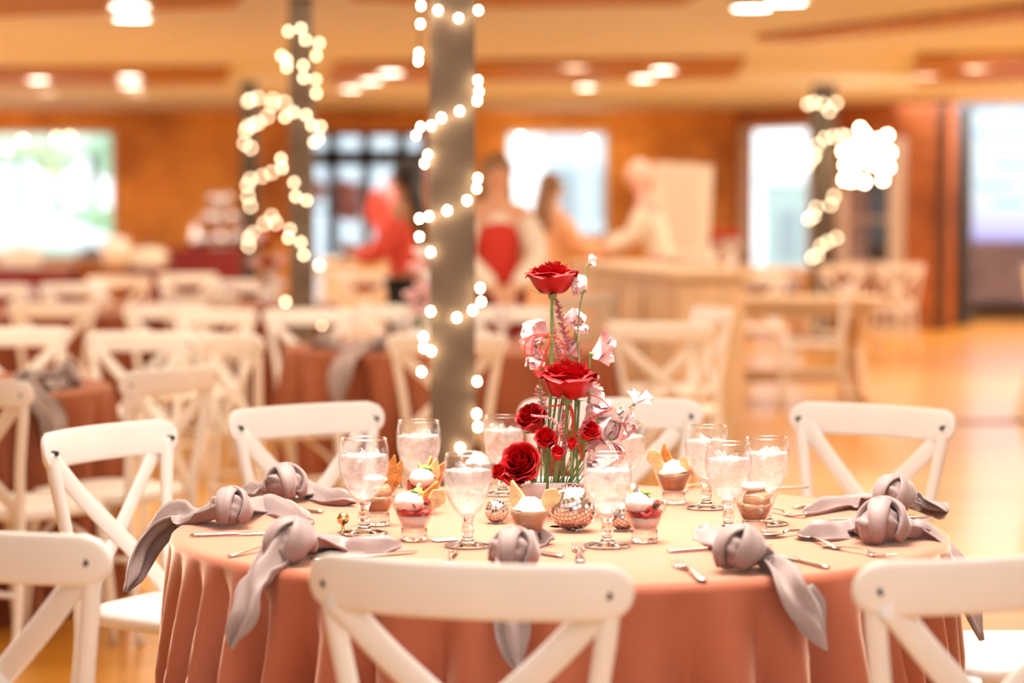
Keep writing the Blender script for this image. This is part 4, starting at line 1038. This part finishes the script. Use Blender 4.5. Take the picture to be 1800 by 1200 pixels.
def pea_head(mb, c, s, seed, dirv):
    """a sweet pea: broad ruffled standard with two folded wings"""
    rnd = random.Random(seed); rot = Vector(dirv).to_track_quat('Z', 'Y').to_matrix().to_4x4(); M = Matrix.Translation(c) @ rot @ Matrix.Rotation(rnd.uniform(0, 6), 4, 'Z')
    for (w, h, lean, ph) in ((1.0, 1.0, .25, 0), (.95, .85, .55, 1), (.6, .7, -.1, 2), (.6, .7, -.38, 3), (.85, .9, .42, 4)):
        rows = []
        for i in range(10):
            v = i / 9; row = []
            for j in range(17):
                u = -1 + j / 8; ww = w * math.sin(PI * min(.95, v * .72 + .08)) ** .7
                x = s * .60 * ww * u; z = s * .98 * h * (v - .36 * u * u * v * v)
                y = s * (lean * v * v + .085 * math.sin(u * 7 + ph * 2 + seed) * v * v + .18 * u * u * (1 if lean > 0 else -1) * v)
                row.append(Vector((x, y, z)))
            rows.append(row)
        mb.grid(rows, M=M)
def sweet_pea(heads, path, label, m=M_pink, cat='sweet pea', seed=0, rad=.0016, sm=None):
    """heads: (px, py, d, size_px); path: list of points from the bowl up"""
    base = path[0]; r = empty('sweet_pea', base); tag(r, label, cat, 'sweet peas in the centrepiece')
    P = bez([q - base for q in path], 8); MB().tube(P, rad, 6).build('stem', sm or M_sepal, r)
    for k, (px, py, d, sz) in enumerate(heads):
        c = atd(px, py, d) - base; s = sz / FP * d; mb = MB()
        nr = min(P, key=lambda q: (q - c).length)
        dv = (c - nr); dv = dv.normalized() if dv.length > 1e-4 else Vector((0, 0, 1))
        b0 = c - dv * s * .45
        pea_head(mb, b0, s, seed * 7 + k, (dv.x, dv.y - .2, dv.z + .25)); mb.build('blossom', m[k % len(m)] if isinstance(m, list) else m, r)
        MB().tube([nr, (nr + b0) / 2 + Vector((0, 0, .002)), b0], .0011, 5).ball(b0, s * .10, n=8).build('calyx', M_sepal, r)
    return r
def vb(x, y): return VT + Vector((x, y, -.004))
PW = [M_pink, M_pinkw]
sweet_pea([(941, 583, 5.0, 46), (938, 606, 4.99, 40), (942, 632, 4.99, 34)], [vb(-.03, .01), atd(952, 740, 5.0), atd(948, 660, 5.0), atd(950, 612, 5.0), atd(946, 585, 5.0)], 'pink sweet pea on the left below the top rose', M_pink, seed=1)
sweet_pea([(1064, 622, 4.98, 50), (1046, 680, 4.99, 34)], [vb(.03, .0), atd(1030, 740, 4.99), atd(1036, 660, 4.98), atd(1037, 618, 4.98)], 'large pink sweet pea right of the middle rose', M_pink, seed=2)
sweet_pea([(1015, 505, 4.97, 32), (1043, 463, 4.97, 20), (1013, 512, 4.97, 20)], [vb(.015, .01), atd(1016, 700, 4.98), atd(1016, 580, 4.98), atd(1022, 525, 4.97), atd(1031, 500, 4.97), atd(1032, 470, 4.97), atd(1040, 464, 4.97)], 'tall thin sweet pea curling beside the top rose', [M_pinkw, M_pinkw, M_pink], seed=3)
sweet_pea([(1012, 560, 5.02, 34), (1022, 573, 5.01, 26), (1005, 608, 5.02, 30), (992, 612, 5.02, 22)], [vb(.01, .02), atd(1003, 700, 5.02), atd(1006, 620, 5.02), atd(1013, 570, 5.02)], 'pink sweet pea blossoms between the top and middle rose', M_pink, seed=4)
sweet_pea([(1124, 698, 4.95, 36), (1098, 728, 4.96, 30)], [vb(.045, .0), atd(1058, 770, 4.96), atd(1068, 733, 4.96), atd(1095, 722, 4.96), atd(1114, 711, 4.95)], 'whitish sweet pea reaching far right', M_pinkw, seed=5, rad=.0014)
sweet_pea([(1052, 722, 4.98, 46), (1075, 742, 4.97, 48), (1104, 745, 4.98, 34), (1045, 700, 4.99, 30)], [vb(.04, .01), atd(1040, 790, 4.98), atd(1050, 740, 4.98), atd(1060, 725, 4.98)], 'pale sweet peas right of the red ribbon', PW, seed=6)
sweet_pea([(1052, 775, 4.95, 52), (1078, 785, 4.95, 46), (1062, 806, 4.94, 48), (1085, 765, 4.97, 40), (1040, 812, 4.93, 36)], [vb(.05, -.01), atd(1040, 820, 4.94), atd(1056, 795, 4.94), atd(1066, 778, 4.94)], 'dense cluster of pink sweet peas just behind the front goblet', [M_pink, M_pink, M_pinkw], seed=7)

# thin loose stems standing in the bowl
for k, (x0, y0, x1, y1) in enumerate([(962, 838, 978, 700), (975, 838, 990, 690), (990, 838, 1000, 700), (1004, 838, 1012, 690), (1016, 838, 1018, 705), (968, 838, 962, 780), (985, 836, 984, 730), (1010, 838, 1022, 760)][:5]):
    a = atd(x0, y0 + 10, 4.92 + .012 * (k % 4)); a.z = VT.z - .006; b = atd(x1, y1, 4.95)
    o = MB().tube(bez([a, (a + b) / 2 + Vector((random.uniform(-.006, .006), 0, 0)), b], 4), .0026, 8).build('cut_greenery', M_stemg if k % 2 else M_stemd)
    tag(o, 'bare green stem standing upright in the white bowl', 'flower stem', 'loose green stems in the bowl')

# pink astilbe sprigs
M_ast = mat('dusty pink plume', (0.55, 0.13, 0.16), 0.6, var=.3, scale=150); M_ast2 = mat('pale plume', (0.72, 0.36, 0.36), 0.6, var=.3, scale=150)
def astilbe(path, w, label, m, seed):
    rnd = random.Random(seed); base = path[0]; r = empty('astilbe_sprig', base); tag(r, label, 'astilbe')
    P = bez([q - base for q in path], 10); MB().tube(P, [.0013 - .0009 * i / len(P) for i in range(len(P))], 5).build('stem', M_ast, r)
    mb = MB(); n = len(P)
    for i in range(int(n * .38), n):
        t = (i - n * .38) / (n * .62)
        for j in range(4):
            a = rnd.uniform(0, 6.28); L_ = w * (1 - t * .75) * rnd.uniform(.5, 1); q = P[i]; e = q + Vector((math.cos(a) * L_, math.sin(a) * L_, L_ * rnd.uniform(.1, .7)))
            mb.tube([q, (q + e) / 2 + Vector((0, 0, .0015)), e], .0004, 3)
            for k in range(6):
                c = q.lerp(e, (k + 1) / 6) + Vector((rnd.uniform(-.001, .001), rnd.uniform(-.001, .001), rnd.uniform(-.001, .002))); mb.ball(c, rnd.uniform(.0009, .0018), n=4)
    mb.build('florets', m, r)
astilbe([vb(.0, .01), atd(1000, 640, 5.0), atd(989, 570, 5.0), atd(978, 528, 5.0)], .020, 'tall pink astilbe sprig right of the top rose stem', M_ast, 1)
astilbe([vb(.005, .02), atd(985, 660, 5.03), atd(975, 600, 5.03), atd(972, 560, 5.03)], .016, 'shorter astilbe sprig behind the top rose stem', M_ast2, 2)
astilbe([vb(.015, .02), atd(1010, 680, 5.03), atd(1015, 620, 5.03), atd(1012, 565, 5.03)], .016, 'astilbe sprig among the pink sweet peas under the top rose', M_ast, 3)
astilbe([vb(-.03, .03), atd(960, 740, 5.05), atd(950, 700, 5.05), atd(946, 680, 5.05)], .020, 'fuzzy pale astilbe left of the middle rose', M_ast2, 4)
astilbe([vb(.02, -.02), atd(1015, 770, 4.9), atd(1040, 735, 4.9), atd(1070, 722, 4.9)], .008, 'little pink astilbe spike arching right under the ribbon', M_ast, 5)
astilbe([vb(-.01, -.02), atd(985, 770, 4.87), atd(970, 738, 4.87), atd(936, 731, 4.87)], .007, 'pink astilbe tip lying across the left upper rose', M_ast2, 6)
astilbe([vb(.0, -.03), atd(992, 800, 4.9), atd(988, 760, 4.9), atd(992, 722, 4.9)], .008, 'slim pink astilbe between the green stems', M_ast, 7)

# orange red ribbon curls
M_rib = mat('orange red cord', (0.80, 0.045, 0.015), 0.4, var=.2, scale=200)
def cord(pix, label, rad=.0013, d=4.93):
    P = bez([atd(x, y, dd) for x, y, dd in [(q + (d,))[:3] if len(q) == 2 else q for q in pix]], 12); b = P[0]
    o = MB().tube([q - b for q in P], [rad * (1 + .25 * math.sin(i * 2.1)) for i in range(len(P))], 7).build('curled_cord', M_rib); o.location = b; tag(o, label, 'ribbon')
cord([(962, 590), (950, 587), (932, 592), (922, 608), (924, 622), (930, 624)], 'red cord loop curling far left below the top rose')
cord([(962, 590), (942, 592), (936, 604), (934, 622)], 'short red cord hanging inside the left loop')
cord([(962, 590), (978, 592), (990, 606), (992, 622), (984, 634)], 'red cord loop curling right toward the astilbe')
cord([(960, 588), (952, 598), (950, 614), (956, 630), (948, 645), (938, 655), (940, 648)], 'red cord winding down left of the middle rose')
cord([(963, 586, 4.96), (966, 600, 4.93), (958, 622, 4.93), (950, 648, 4.93)], 'thick orange red cord tied round the top rose stem', .002)
cord([(966, 714), (985, 712), (1001, 712), (1008, 730), (1004, 752)], 'thick orange red cord tied under the middle rose', .002)
cord([(1001, 712), (1006, 735), (1010, 765), (1018, 790), (1024, 810)], 'long orange red cord falling between the stems', .0018)
cord([(1024, 698), (1040, 695), (1058, 702), (1075, 720)], 'red cord arc reaching right under the middle rose', .0012)

# ================================================================ mirror balls
M_grout = mat('ball core', (0.75, 0.68, 0.66), 0.5); M_mir = mat('mirror tile', (0.95, 0.93, 0.92), 0.04, 1.0)
def mirror_ball(px, py, rpx, label, rows_=26, tl=(0, 0, 0)):
    z = TT; d = None
    # centre lies one radius above the cloth
    rad = .05
    for _ in range(6):
        c = on(px, py, TT + rad); rad = rpx / FP * c.y
    c = on(px, py, TT + rad); r = empty('mirror_ball', c); tag(r, label, 'mirror ball', 'mirror balls round the bowl')
    r.rotation_euler = tl
    MB().ball((0, 0, 0), rad * .965, n=40).build('core', M_grout, r)
    mb = MB(); rnd = random.Random(int(px)); g = .22
    for i in range(rows_):
        a0 = -PI / 2 + PI * (i + g / 2) / rows_; a1 = -PI / 2 + PI * (i + 1 - g / 2) / rows_; am = (a0 + a1) / 2; n = max(4, int(2 * rows_ * math.cos(am)))
        for k in range(n):
            b0 = 2 * PI * (k + g / 2) / n; b1 = 2 * PI * (k + 1 - g / 2) / n; bm = (b0 + b1) / 2
            nn = Vector((math.cos(am) * math.cos(bm), math.cos(am) * math.sin(bm), math.sin(am)))
            nj = (nn + Vector((rnd.gauss(0, .07), rnd.gauss(0, .07), rnd.gauss(0, .07)))).normalized(); vs = []
            for a, b in ((a0, b0), (a0, b1), (a1, b1), (a1, b0)):
                q = Vector((math.cos(a) * math.cos(b), math.cos(a) * math.sin(b), math.sin(a))); q = q * (rad * .99); q = q - nj * (q.dot(nj) - rad * .995); vs.append(q)
            cm = sum(vs, Vector()) / 4; bk = [q - nn * rad * .03 for q in vs]
            mb.add(vs + bk, [(0, 1, 2, 3), (0, 4, 5, 1), (1, 5, 6, 2), (2, 6, 7, 3), (3, 7, 4, 0)])
    mb.build('mirror_tiles', M_mir, r, smooth=False); return r
mirror_ball(1007, 891, 42, 'largest mirror ball, in front of the bowl', 17, (.5, -.3, 0))
mirror_ball(1095, 905, 27, 'mirror ball seen through the front goblet stem', 13, (.3, .5, 0))
mirror_ball(873, 898, 21, 'small mirror ball left of the mousse dessert', 12, (.2, -.3, 0))
mirror_ball(1112, 862, 13, 'tiny mirror ball behind the right berry dessert', 10, (.1, .2, 0))

# ================================================================ settings on the tables behind
def bgt(c, a, rr): return Vector((c[0] + rr * math.cos(R_(a)), c[1] + rr * math.sin(R_(a)), 0))
gb = [(T2, -75, .5, 'goblet on the terracotta table just left of the thick column'), (T2, -120, .4, 'goblet on the terracotta table toward its left end'), (T2, 60, .5, 'goblet at the back right of the terracotta table'), (T2, -20, .55, 'goblet at the right end of the terracotta table'), (T2, 120, .4, 'goblet at the back left of the terracotta table'), (T2, 0, .25, 'goblet near the middle of the terracotta table right of the column'),
      (T5, -80, .45, 'goblet on the rust-clothed far table, front one'), (T5, 30, .4, 'goblet on the rust-clothed far table, right one'), (T4, -60, .4, 'goblet on the far left dark-clothed table')]
for c, a, rr, lab in gb: goblet(bgt(c, a, rr), lab, 1.0, 'water goblets on the tables behind')
def bgnap(c, ka, tails, lab, seed):
    K = bgt(c, ka, .62); K.z = KZ; tl = []
    for kind, a, ln in tails:
        if kind == 'hang': tl.append(([bgt(c, a, .74) + Vector((0, 0, TT + .004)), bgt(c, a, .83) + Vector((0, 0, .70)), bgt(c, a, .86) + Vector((0, 0, .70 - ln))], .04, .06))
        else: tl.append(([bgt(c, (ka + a) / 2, .62) + Vector((0, 0, TT + .003)), bgt(c, a, .55) + Vector((0, 0, TT + .003))], .035, .04))
    napkin(K, tl, lab, c=(c[0], c[1]), group='knotted napkins on the tables behind', seed=seed)
bgnap(T2, -118, [('hang', -122, .18), ('flat', -150, 0)], 'mauve napkin hanging over the front of the terracotta table left of the column', 11)
bgnap(T2, -152, [('flat', -175, 0), ('flat', -130, 0)], 'mauve napkin lying at the left end of the terracotta table', 12)
bgnap(T2, -90, [('flat', -75, 0), ('flat', -105, 0)], 'mauve napkin by the column on the terracotta table', 13)
bgnap(T3, -32, [('hang', -38, .16), ('flat', -8, 0)], 'mauve napkin hanging over the left-edge table, end pointing down', 14)
bgnap(T3, -6, [('flat', 18, 0), ('flat', -20, 0)], 'mauve napkin at the right end of the left-edge table', 15)
bgnap(T3, 25, [('flat', 48, 0), ('flat', 10, 0)], 'mauve napkin farther back on the left-edge table', 16)
pp = bgt(T3, -15, .60); o = box_obj('place_card', (pp.x, pp.y - .1, TT + .002), (.09, .05, .0015), M_card); tag(o, 'white card on the left-edge table between napkins', 'card')

def bloom_vase(c, z, hv, blooms, label, vm, name='flower_vase', br=.05):
    r = empty(name, (c[0], c[1], z)); tag(r, label, 'flower arrangement')
    MB().lathe([(.001, 0), (.04, 0), (.055, .04), (.05, hv * .6), (.035, hv), (.038, hv + .01), (.03, hv), (.02, .02)], 24).build('vase', vm, r)
    for k, (dx, dz, m) in enumerate(blooms):
        mb = MB(); hh = MB(); rose_head(mb, br, br * 1.1, 12, k); o = mb.build('bloom', m, r); o.location = (dx, random.uniform(-.05, .05), dz - br * .5); o.rotation_euler = (.5, dx * 2, 0)
        MB().tube([(0, 0, hv * .4), (dx * .4, 0, (hv + dz) / 2), (dx, o.location.y, dz - br * .45)], .003, 5).build('stem', M_stemg, r)
pq = atd(736, 500, 11.3)
bloom_vase((pq.x, 11.35), TT, .06, [(0, .17, M_pink), (.02, .27, M_pink), (-.01, .36, M_pink), (.04, .32, M_pinkw), (-.03, .23, M_pink), (.05, .21, M_pink), (.01, .43, M_pinkw)], 'pink flower arrangement partly behind the left side of the thick column', M_bowl)
pq = atd(470, 450, 16.2)
bloom_vase((pq.x, 16.2), TT, .08, [(0, .40, M_red), (.07, .30, M_pink), (-.07, .28, M_pink), (.03, .20, M_pinkw), (-.03, .15, M_pink), (.06, .48, M_red), (-.06, .44, M_pink), (.0, .28, M_red)], 'red and pink flowers on the rust-clothed table left of the slim column', M_bowl, br=.06)
for k, px in enumerate((1190, 1222, 1252, 1284)):
    p = atd(px, 460, 26.1)
    bloom_vase((p.x, 26.1), .762, .20, [(0, .30, (M_red, M_pinkw)[k % 2]), (.05, .26, M_pinkw), (-.06, .25, M_pinkw)] + ([(.04, .38, M_red2), (-.03, .36, M_red2)] if k > 1 else []), ['white vase of pale flowers, leftmost on the far pale table', 'white vase of pale flowers, second from left on the far pale table', 'white vase with red flowers on top below the orange wall', 'white vase with red flowers, rightmost beside the glazed opening'][k], M_bowl, br=.07)

# ================================================================ easel with board
r = empty('easel', (atd(1196, 400, 20.3).x, 20.3, 0)); tag(r, 'wooden easel behind the man in white', 'easel')
for s in (-1, 1): MB().tube([(s * .10, 0, 1.8), (s * .32, -.22, 0)], .018, 6).build('leg', M_sand, r)
MB().tube([(0, .02, 1.8), (0, .5, 0)], .018, 6).build('leg', M_sand, r)
MB().box((0, -.13, .93), (.7, .05, .03)).build('ledge', M_sand, r, smooth=False)
M_board = mat('cream board', (0.74, 0.66, 0.56), 0.6, var=.02); M_ink = mat('faded rose ink', (0.55, 0.35, 0.28), 0.7)
b0 = atd(1192, 445, 20.2); r = empty('sign_board', (b0.x, 20.14, .965)); tag(r, 'cream sign board standing on the easel', 'sign'); r.rotation_euler = (R_(-6), R_(3), 0)
hb = atd(1192, 287, 20.2).z - .965
o = MB().box((0, 0, hb / 2), (.50, .02, hb)).build('board', M_board, r, smooth=False)
mb = MB(); rnd = random.Random(2)
for k in range(9):
    z = hb * (.9 - .09 * k); w_ = rnd.uniform(.11, .17)
    MB().tube([(-w_ + 2 * w_ * q / 50, -.0115, z + .008 * math.sin(q * 1.9) * (1 + .4 * math.sin(q * .6))) for q in range(51)], .0025, 5).build('text_line', M_ink, r)

# ================================================================ balloons
M_balp = mat('pink balloon', (0.9, 0.36, 0.42), 0.3); M_balr = mat('coral balloon', (0.72, 0.07, 0.05), 0.3)
def balloon(px, py, d, s, m, lab):
    p = atd(px, py, d); r = empty('balloon', p); tag(r, lab, 'balloon', 'balloons by the door')
    MB().ball((0, 0, 0), s, n=20, sc=(1, 1, 1.15), fn=lambda q: 1 - .12 * max(0, -q.z) ** 2).build('envelope', m, r)
    MB().lathe([(.002, -s * 1.02), (.012, -s * 1.08)], 10).build('neck', m, r)
    MB().tube([(0, 0, -s * 1.05), (.02, 0, -s * 1.6), (0, 0, -s * 2.2)], .002, 4).build('string', M_white, r)
for x, y in ((590, 350), (606, 335), (622, 352), (604, 368), (632, 340), (618, 372), (556, 335)): balloon(x, y, 32.6, .14, M_balp, 'pink balloon in the blurred cluster seen through the door panes')
for x, y in ((668, 352), (684, 345), (662, 372), (680, 375), (695, 392), (674, 396), (690, 415)): balloon(x, y, 25.8, .12, M_balr if y > 350 else M_balp, 'coral balloon in the cluster left of the black-haired woman')
p = atd(686, 404, 23.5); balloon(686, 404, 23.5, .05, M_silver, 'small silver balloon in front of the coral cluster')

# ================================================================ people
M_skin = mat('skin', (0.74, 0.42, 0.28), 0.5, sss=.1); M_skin2 = mat('brown skin', (0.42, 0.20, 0.11), 0.5); M_skin3 = mat('rosy skin', (0.82, 0.45, 0.38), 0.5)
M_black = mat('black cloth', (0.012, 0.012, 0.014), 0.8); M_coral = mat('coral cloth', (0.75, 0.09, 0.06), 0.7); M_redv = mat('red vest cloth', (0.62, 0.035, 0.02), 0.7)
M_shirt = mat('cream white shirt', (0.84, 0.78, 0.68), 0.7); M_peach = mat('peach dress cloth', (0.80, 0.44, 0.24), 0.75); M_hairb = mat('black hair', (0.012, 0.01, 0.01), 0.5)
M_hairbr = mat('brown hair', (0.22, 0.11, 0.05), 0.55, var=.2, scale=40, stretch=(20, 20, 2)); M_hairbl = mat('dark blond hair', (0.30, 0.18, 0.08), 0.55, var=.2, scale=40, stretch=(20, 20, 2))
M_eye = mat('eye', (0.03, 0.02, 0.02), 0.2); M_lip = mat('lip', (0.55, 0.15, 0.12), 0.5)
def skinned(name, vs, es, rad, m, parent, lv=2, root=0):
    me = bpy.data.meshes.new(name); me.from_pydata([tuple(v) for v in vs], es, []); me.materials.append(m)
    o = bpy.data.objects.new(name, me); COL.objects.link(o); o.parent = parent
    md = o.modifiers.new('skin', 'SKIN'); md.use_smooth_shade = True
    for i, sv in enumerate(me.skin_vertices[0].data):
        rr = rad[i]; sv.radius = rr if isinstance(rr, tuple) else (rr, rr); sv.use_root = (i == root)
    subd(o, lv); return o
def person(px, d, face, hgt, label, skin, top, arms, bottom, hair, longh, lean=0.0, sleeves=None, skirt=False, vest=None):
    p = atd(px, 400, d); k = hgt / 1.75; r = empty('person', (p.x, d, 0), R_(face - 90)); tag(r, label, 'person'); r.scale = (k, k, k)
    L_ = lambda z, dy=0.0, dx=0.0: Vector((dx, dy + lean * max(0, z - .95), z))
    V = [L_(.96), L_(1.10), L_(1.28), L_(1.42), L_(1.50), L_(1.57, .01), L_(1.65, .02), L_(1.71, .015)]
    Rr = [(.16, .11), (.125, .09), (.145, .10), (.11, .085), (.05, .05), (.065, .068), (.078, .092), (.055, .07)]
    E = [(i, i + 1) for i in range(7)]
    for s in (-1, 1):
        b = len(V); V += [Vector((s * .10, 0, .86)), Vector((s * .105, .02, .50)), Vector((s * .11, -.02, .10)), Vector((s * .115, -.02, .04)), Vector((s * .12, .13, .03))]
        Rr += [.088, .056, .042, .04, .03]; E += [(0, b), (b, b + 1), (b + 1, b + 2), (b + 2, b + 3), (b + 3, b + 4)]
        el, wr = arms[0 if s < 0 else 1]; el = Vector(el); wr = Vector(wr); sh = L_(1.41, 0, s * .17)
        b = len(V); hd = (wr - el).normalized(); V += [sh, (sh + el) / 2, el, (el + wr) / 2, wr, wr + hd * .06]; Rr += [.055, .046, .038, .036, .026, (.034, .018)]
        E += [(3, b)] + [(b + q, b + q + 1) for q in range(5)]
        palm = b + 5; sd = hd.cross(Vector((0, 1, .2))).normalized()
        for f in range(4):
            o_ = sd * (f - 1.5) * .019; ln = (.07, .08, .075, .06)[f]; b = len(V)
            V += [V[palm] + hd * .035 + o_, V[palm] + hd * (.035 + ln * .5) + o_ * 1.1, V[palm] + hd * (.03 + ln) + o_ * 1.1 + Vector((0, 0, -.012))]; Rr += [.010, .009, .007]; E += [(palm, b), (b, b + 1), (b + 1, b + 2)]
        b = len(V); V += [wr + hd * .035 + sd * .035, wr + hd * .075 + sd * .052]; Rr += [.012, .009]; E += [(palm - 1, b), (b, b + 1)]
    skinned('body', V, E, Rr, skin, r)
    # face
    hc = L_(1.645, .02)
    fm = MB(); fm.ball(hc + Vector((0, .092, -.012)), .015, n=8, sc=(.7, 1, 1.3)); fm.build('nose', skin, r)
    for s in (-1, 1):
        MB().ball(hc + Vector((s * .03, .080, .018)), .011, n=8, sc=(1.2, .6, .7)).build('eye', M_eye, r); MB().ball(hc + Vector((s * .080, .0, 0)), .025, n=8, sc=(.4, .8, 1.2)).build('ear', skin, r)
    MB().ball(hc + Vector((0, .082, -.052)), .022, n=8, sc=(1.2, .4, .35)).build('mouth', M_lip, r)
    # clothes
    tv = [L_(.93), L_(1.08), L_(1.25), L_(1.40), L_(1.455)]; tr = [(.175, .125), (.145, .11), (.165, .12), (.135, .105), (.075, .07)]; te = [(0, 1), (1, 2), (2, 3), (3, 4)]
    skinned('shirt_body' if not skirt else 'dress_body', tv, te, tr, top, r)
    sl = sleeves or top
    for s in (-1, 1):
        el, wr = arms[0 if s < 0 else 1]; el = Vector(el); wr = Vector(wr); sh = L_(1.40, 0, s * .155)
        skinned('sleeve', [sh, (sh + el) / 2, el, el.lerp(wr, .5), el.lerp(wr, .92)], [(0, 1), (1, 2), (2, 3), (3, 4)], [.085, .078, .070, .066, .050], sl, r)
    if skirt:
        MB().lathe([(.17, .98), (.20, .85), (.24, .6), (.28, .38), (.285, .36)], 32, fn=lambda q: Vector((q.x, q.y * .75, q.z)) * 1 + Vector((.012 * math.sin(9 * math.atan2(q.y, q.x)), 0, 0))).build('skirt', bottom, r)
    else:
        for s in (-1, 1):
            skinned('trouser_leg', [Vector((s * .06, 0, .93)), Vector((s * .10, 0, .84)), Vector((s * .105, .02, .50)), Vector((s * .11, -.02, .10))], [(0, 1), (1, 2), (2, 3)], [.11, .11, .082, .072], bottom, r, root=1)
    if vest: skinned('vest', [L_(.95), L_(1.10), L_(1.27), L_(1.40)], [(0, 1), (1, 2), (2, 3)], [(.168, .145), (.148, .132), (.158, .140), (.125, .12)], vest, r)
    for s in (-1, 1):
        MB().ball(Vector((s * .12, .06, .045)), .06, n=12, sc=(.8, 2.1, .75)).build('shoe', M_black, r)
    if hair:
        hm = MB(); hm.ball(hc + Vector((0, -.022, .022)), .105, n=20, sc=(.92, 1.0, 1.0), fn=lambda q: 1 if q.y < .45 else .86)
        if longh:
            rows = []
            for z, w_, y in ((1.66, .088, -.05), (1.55, .10, -.075), (1.42, .11, -.10), (1.30, .10, -.105), (longh, .05, -.10)):
                rows.append([L_(z, y) + Vector((w_ * math.cos(a), .045 * math.sin(a), 0)) for a in [2 * PI * q / 20 for q in range(20)]])
            hm.grid(rows, True, cap=True)
        hm.build('hair', hair, r)
    return r
person(712, 15.6, 168, 1.70, 'person with long black hair, coral top, black trousers, beside the thick column', M_skin2, M_coral, [((-.24, .12, 1.14), (-.08, .32, 1.13)), ((.24, .12, 1.14), (.10, .32, 1.17))], M_black, M_hairb, 1.18)
person(874, 13.9, -82, 1.70, 'person in red vest and white sleeves, hands together, right of the thick column', M_skin, M_shirt, [((-.23, .13, 1.16), (-.05, .34, .97)), ((.23, .13, 1.16), (.05, .34, .97))], M_maroon, M_hairbl, 1.35, vest=M_redv)
person(968, 18.2, 32, 1.66, 'person with brown hair in a peach dress before the middle window', M_skin, M_peach, [((-.22, .10, 1.15), (-.12, .36, 1.20)), ((.24, .12, 1.15), (.14, .38, 1.16))], M_peach, M_hairbr, 1.28, skirt=True)
person(1166, 19.0, 172, 1.77, 'pale-haired person in white shirt leaning left, before the easel', M_skin3, M_shirt, [((-.20, .22, 1.16), (-.08, .44, 1.06)), ((.22, .24, 1.18), (.10, .48, 1.10))], M_maroon, mat('white hair', (0.8, 0.66, 0.58), .6), 0, lean=.28)
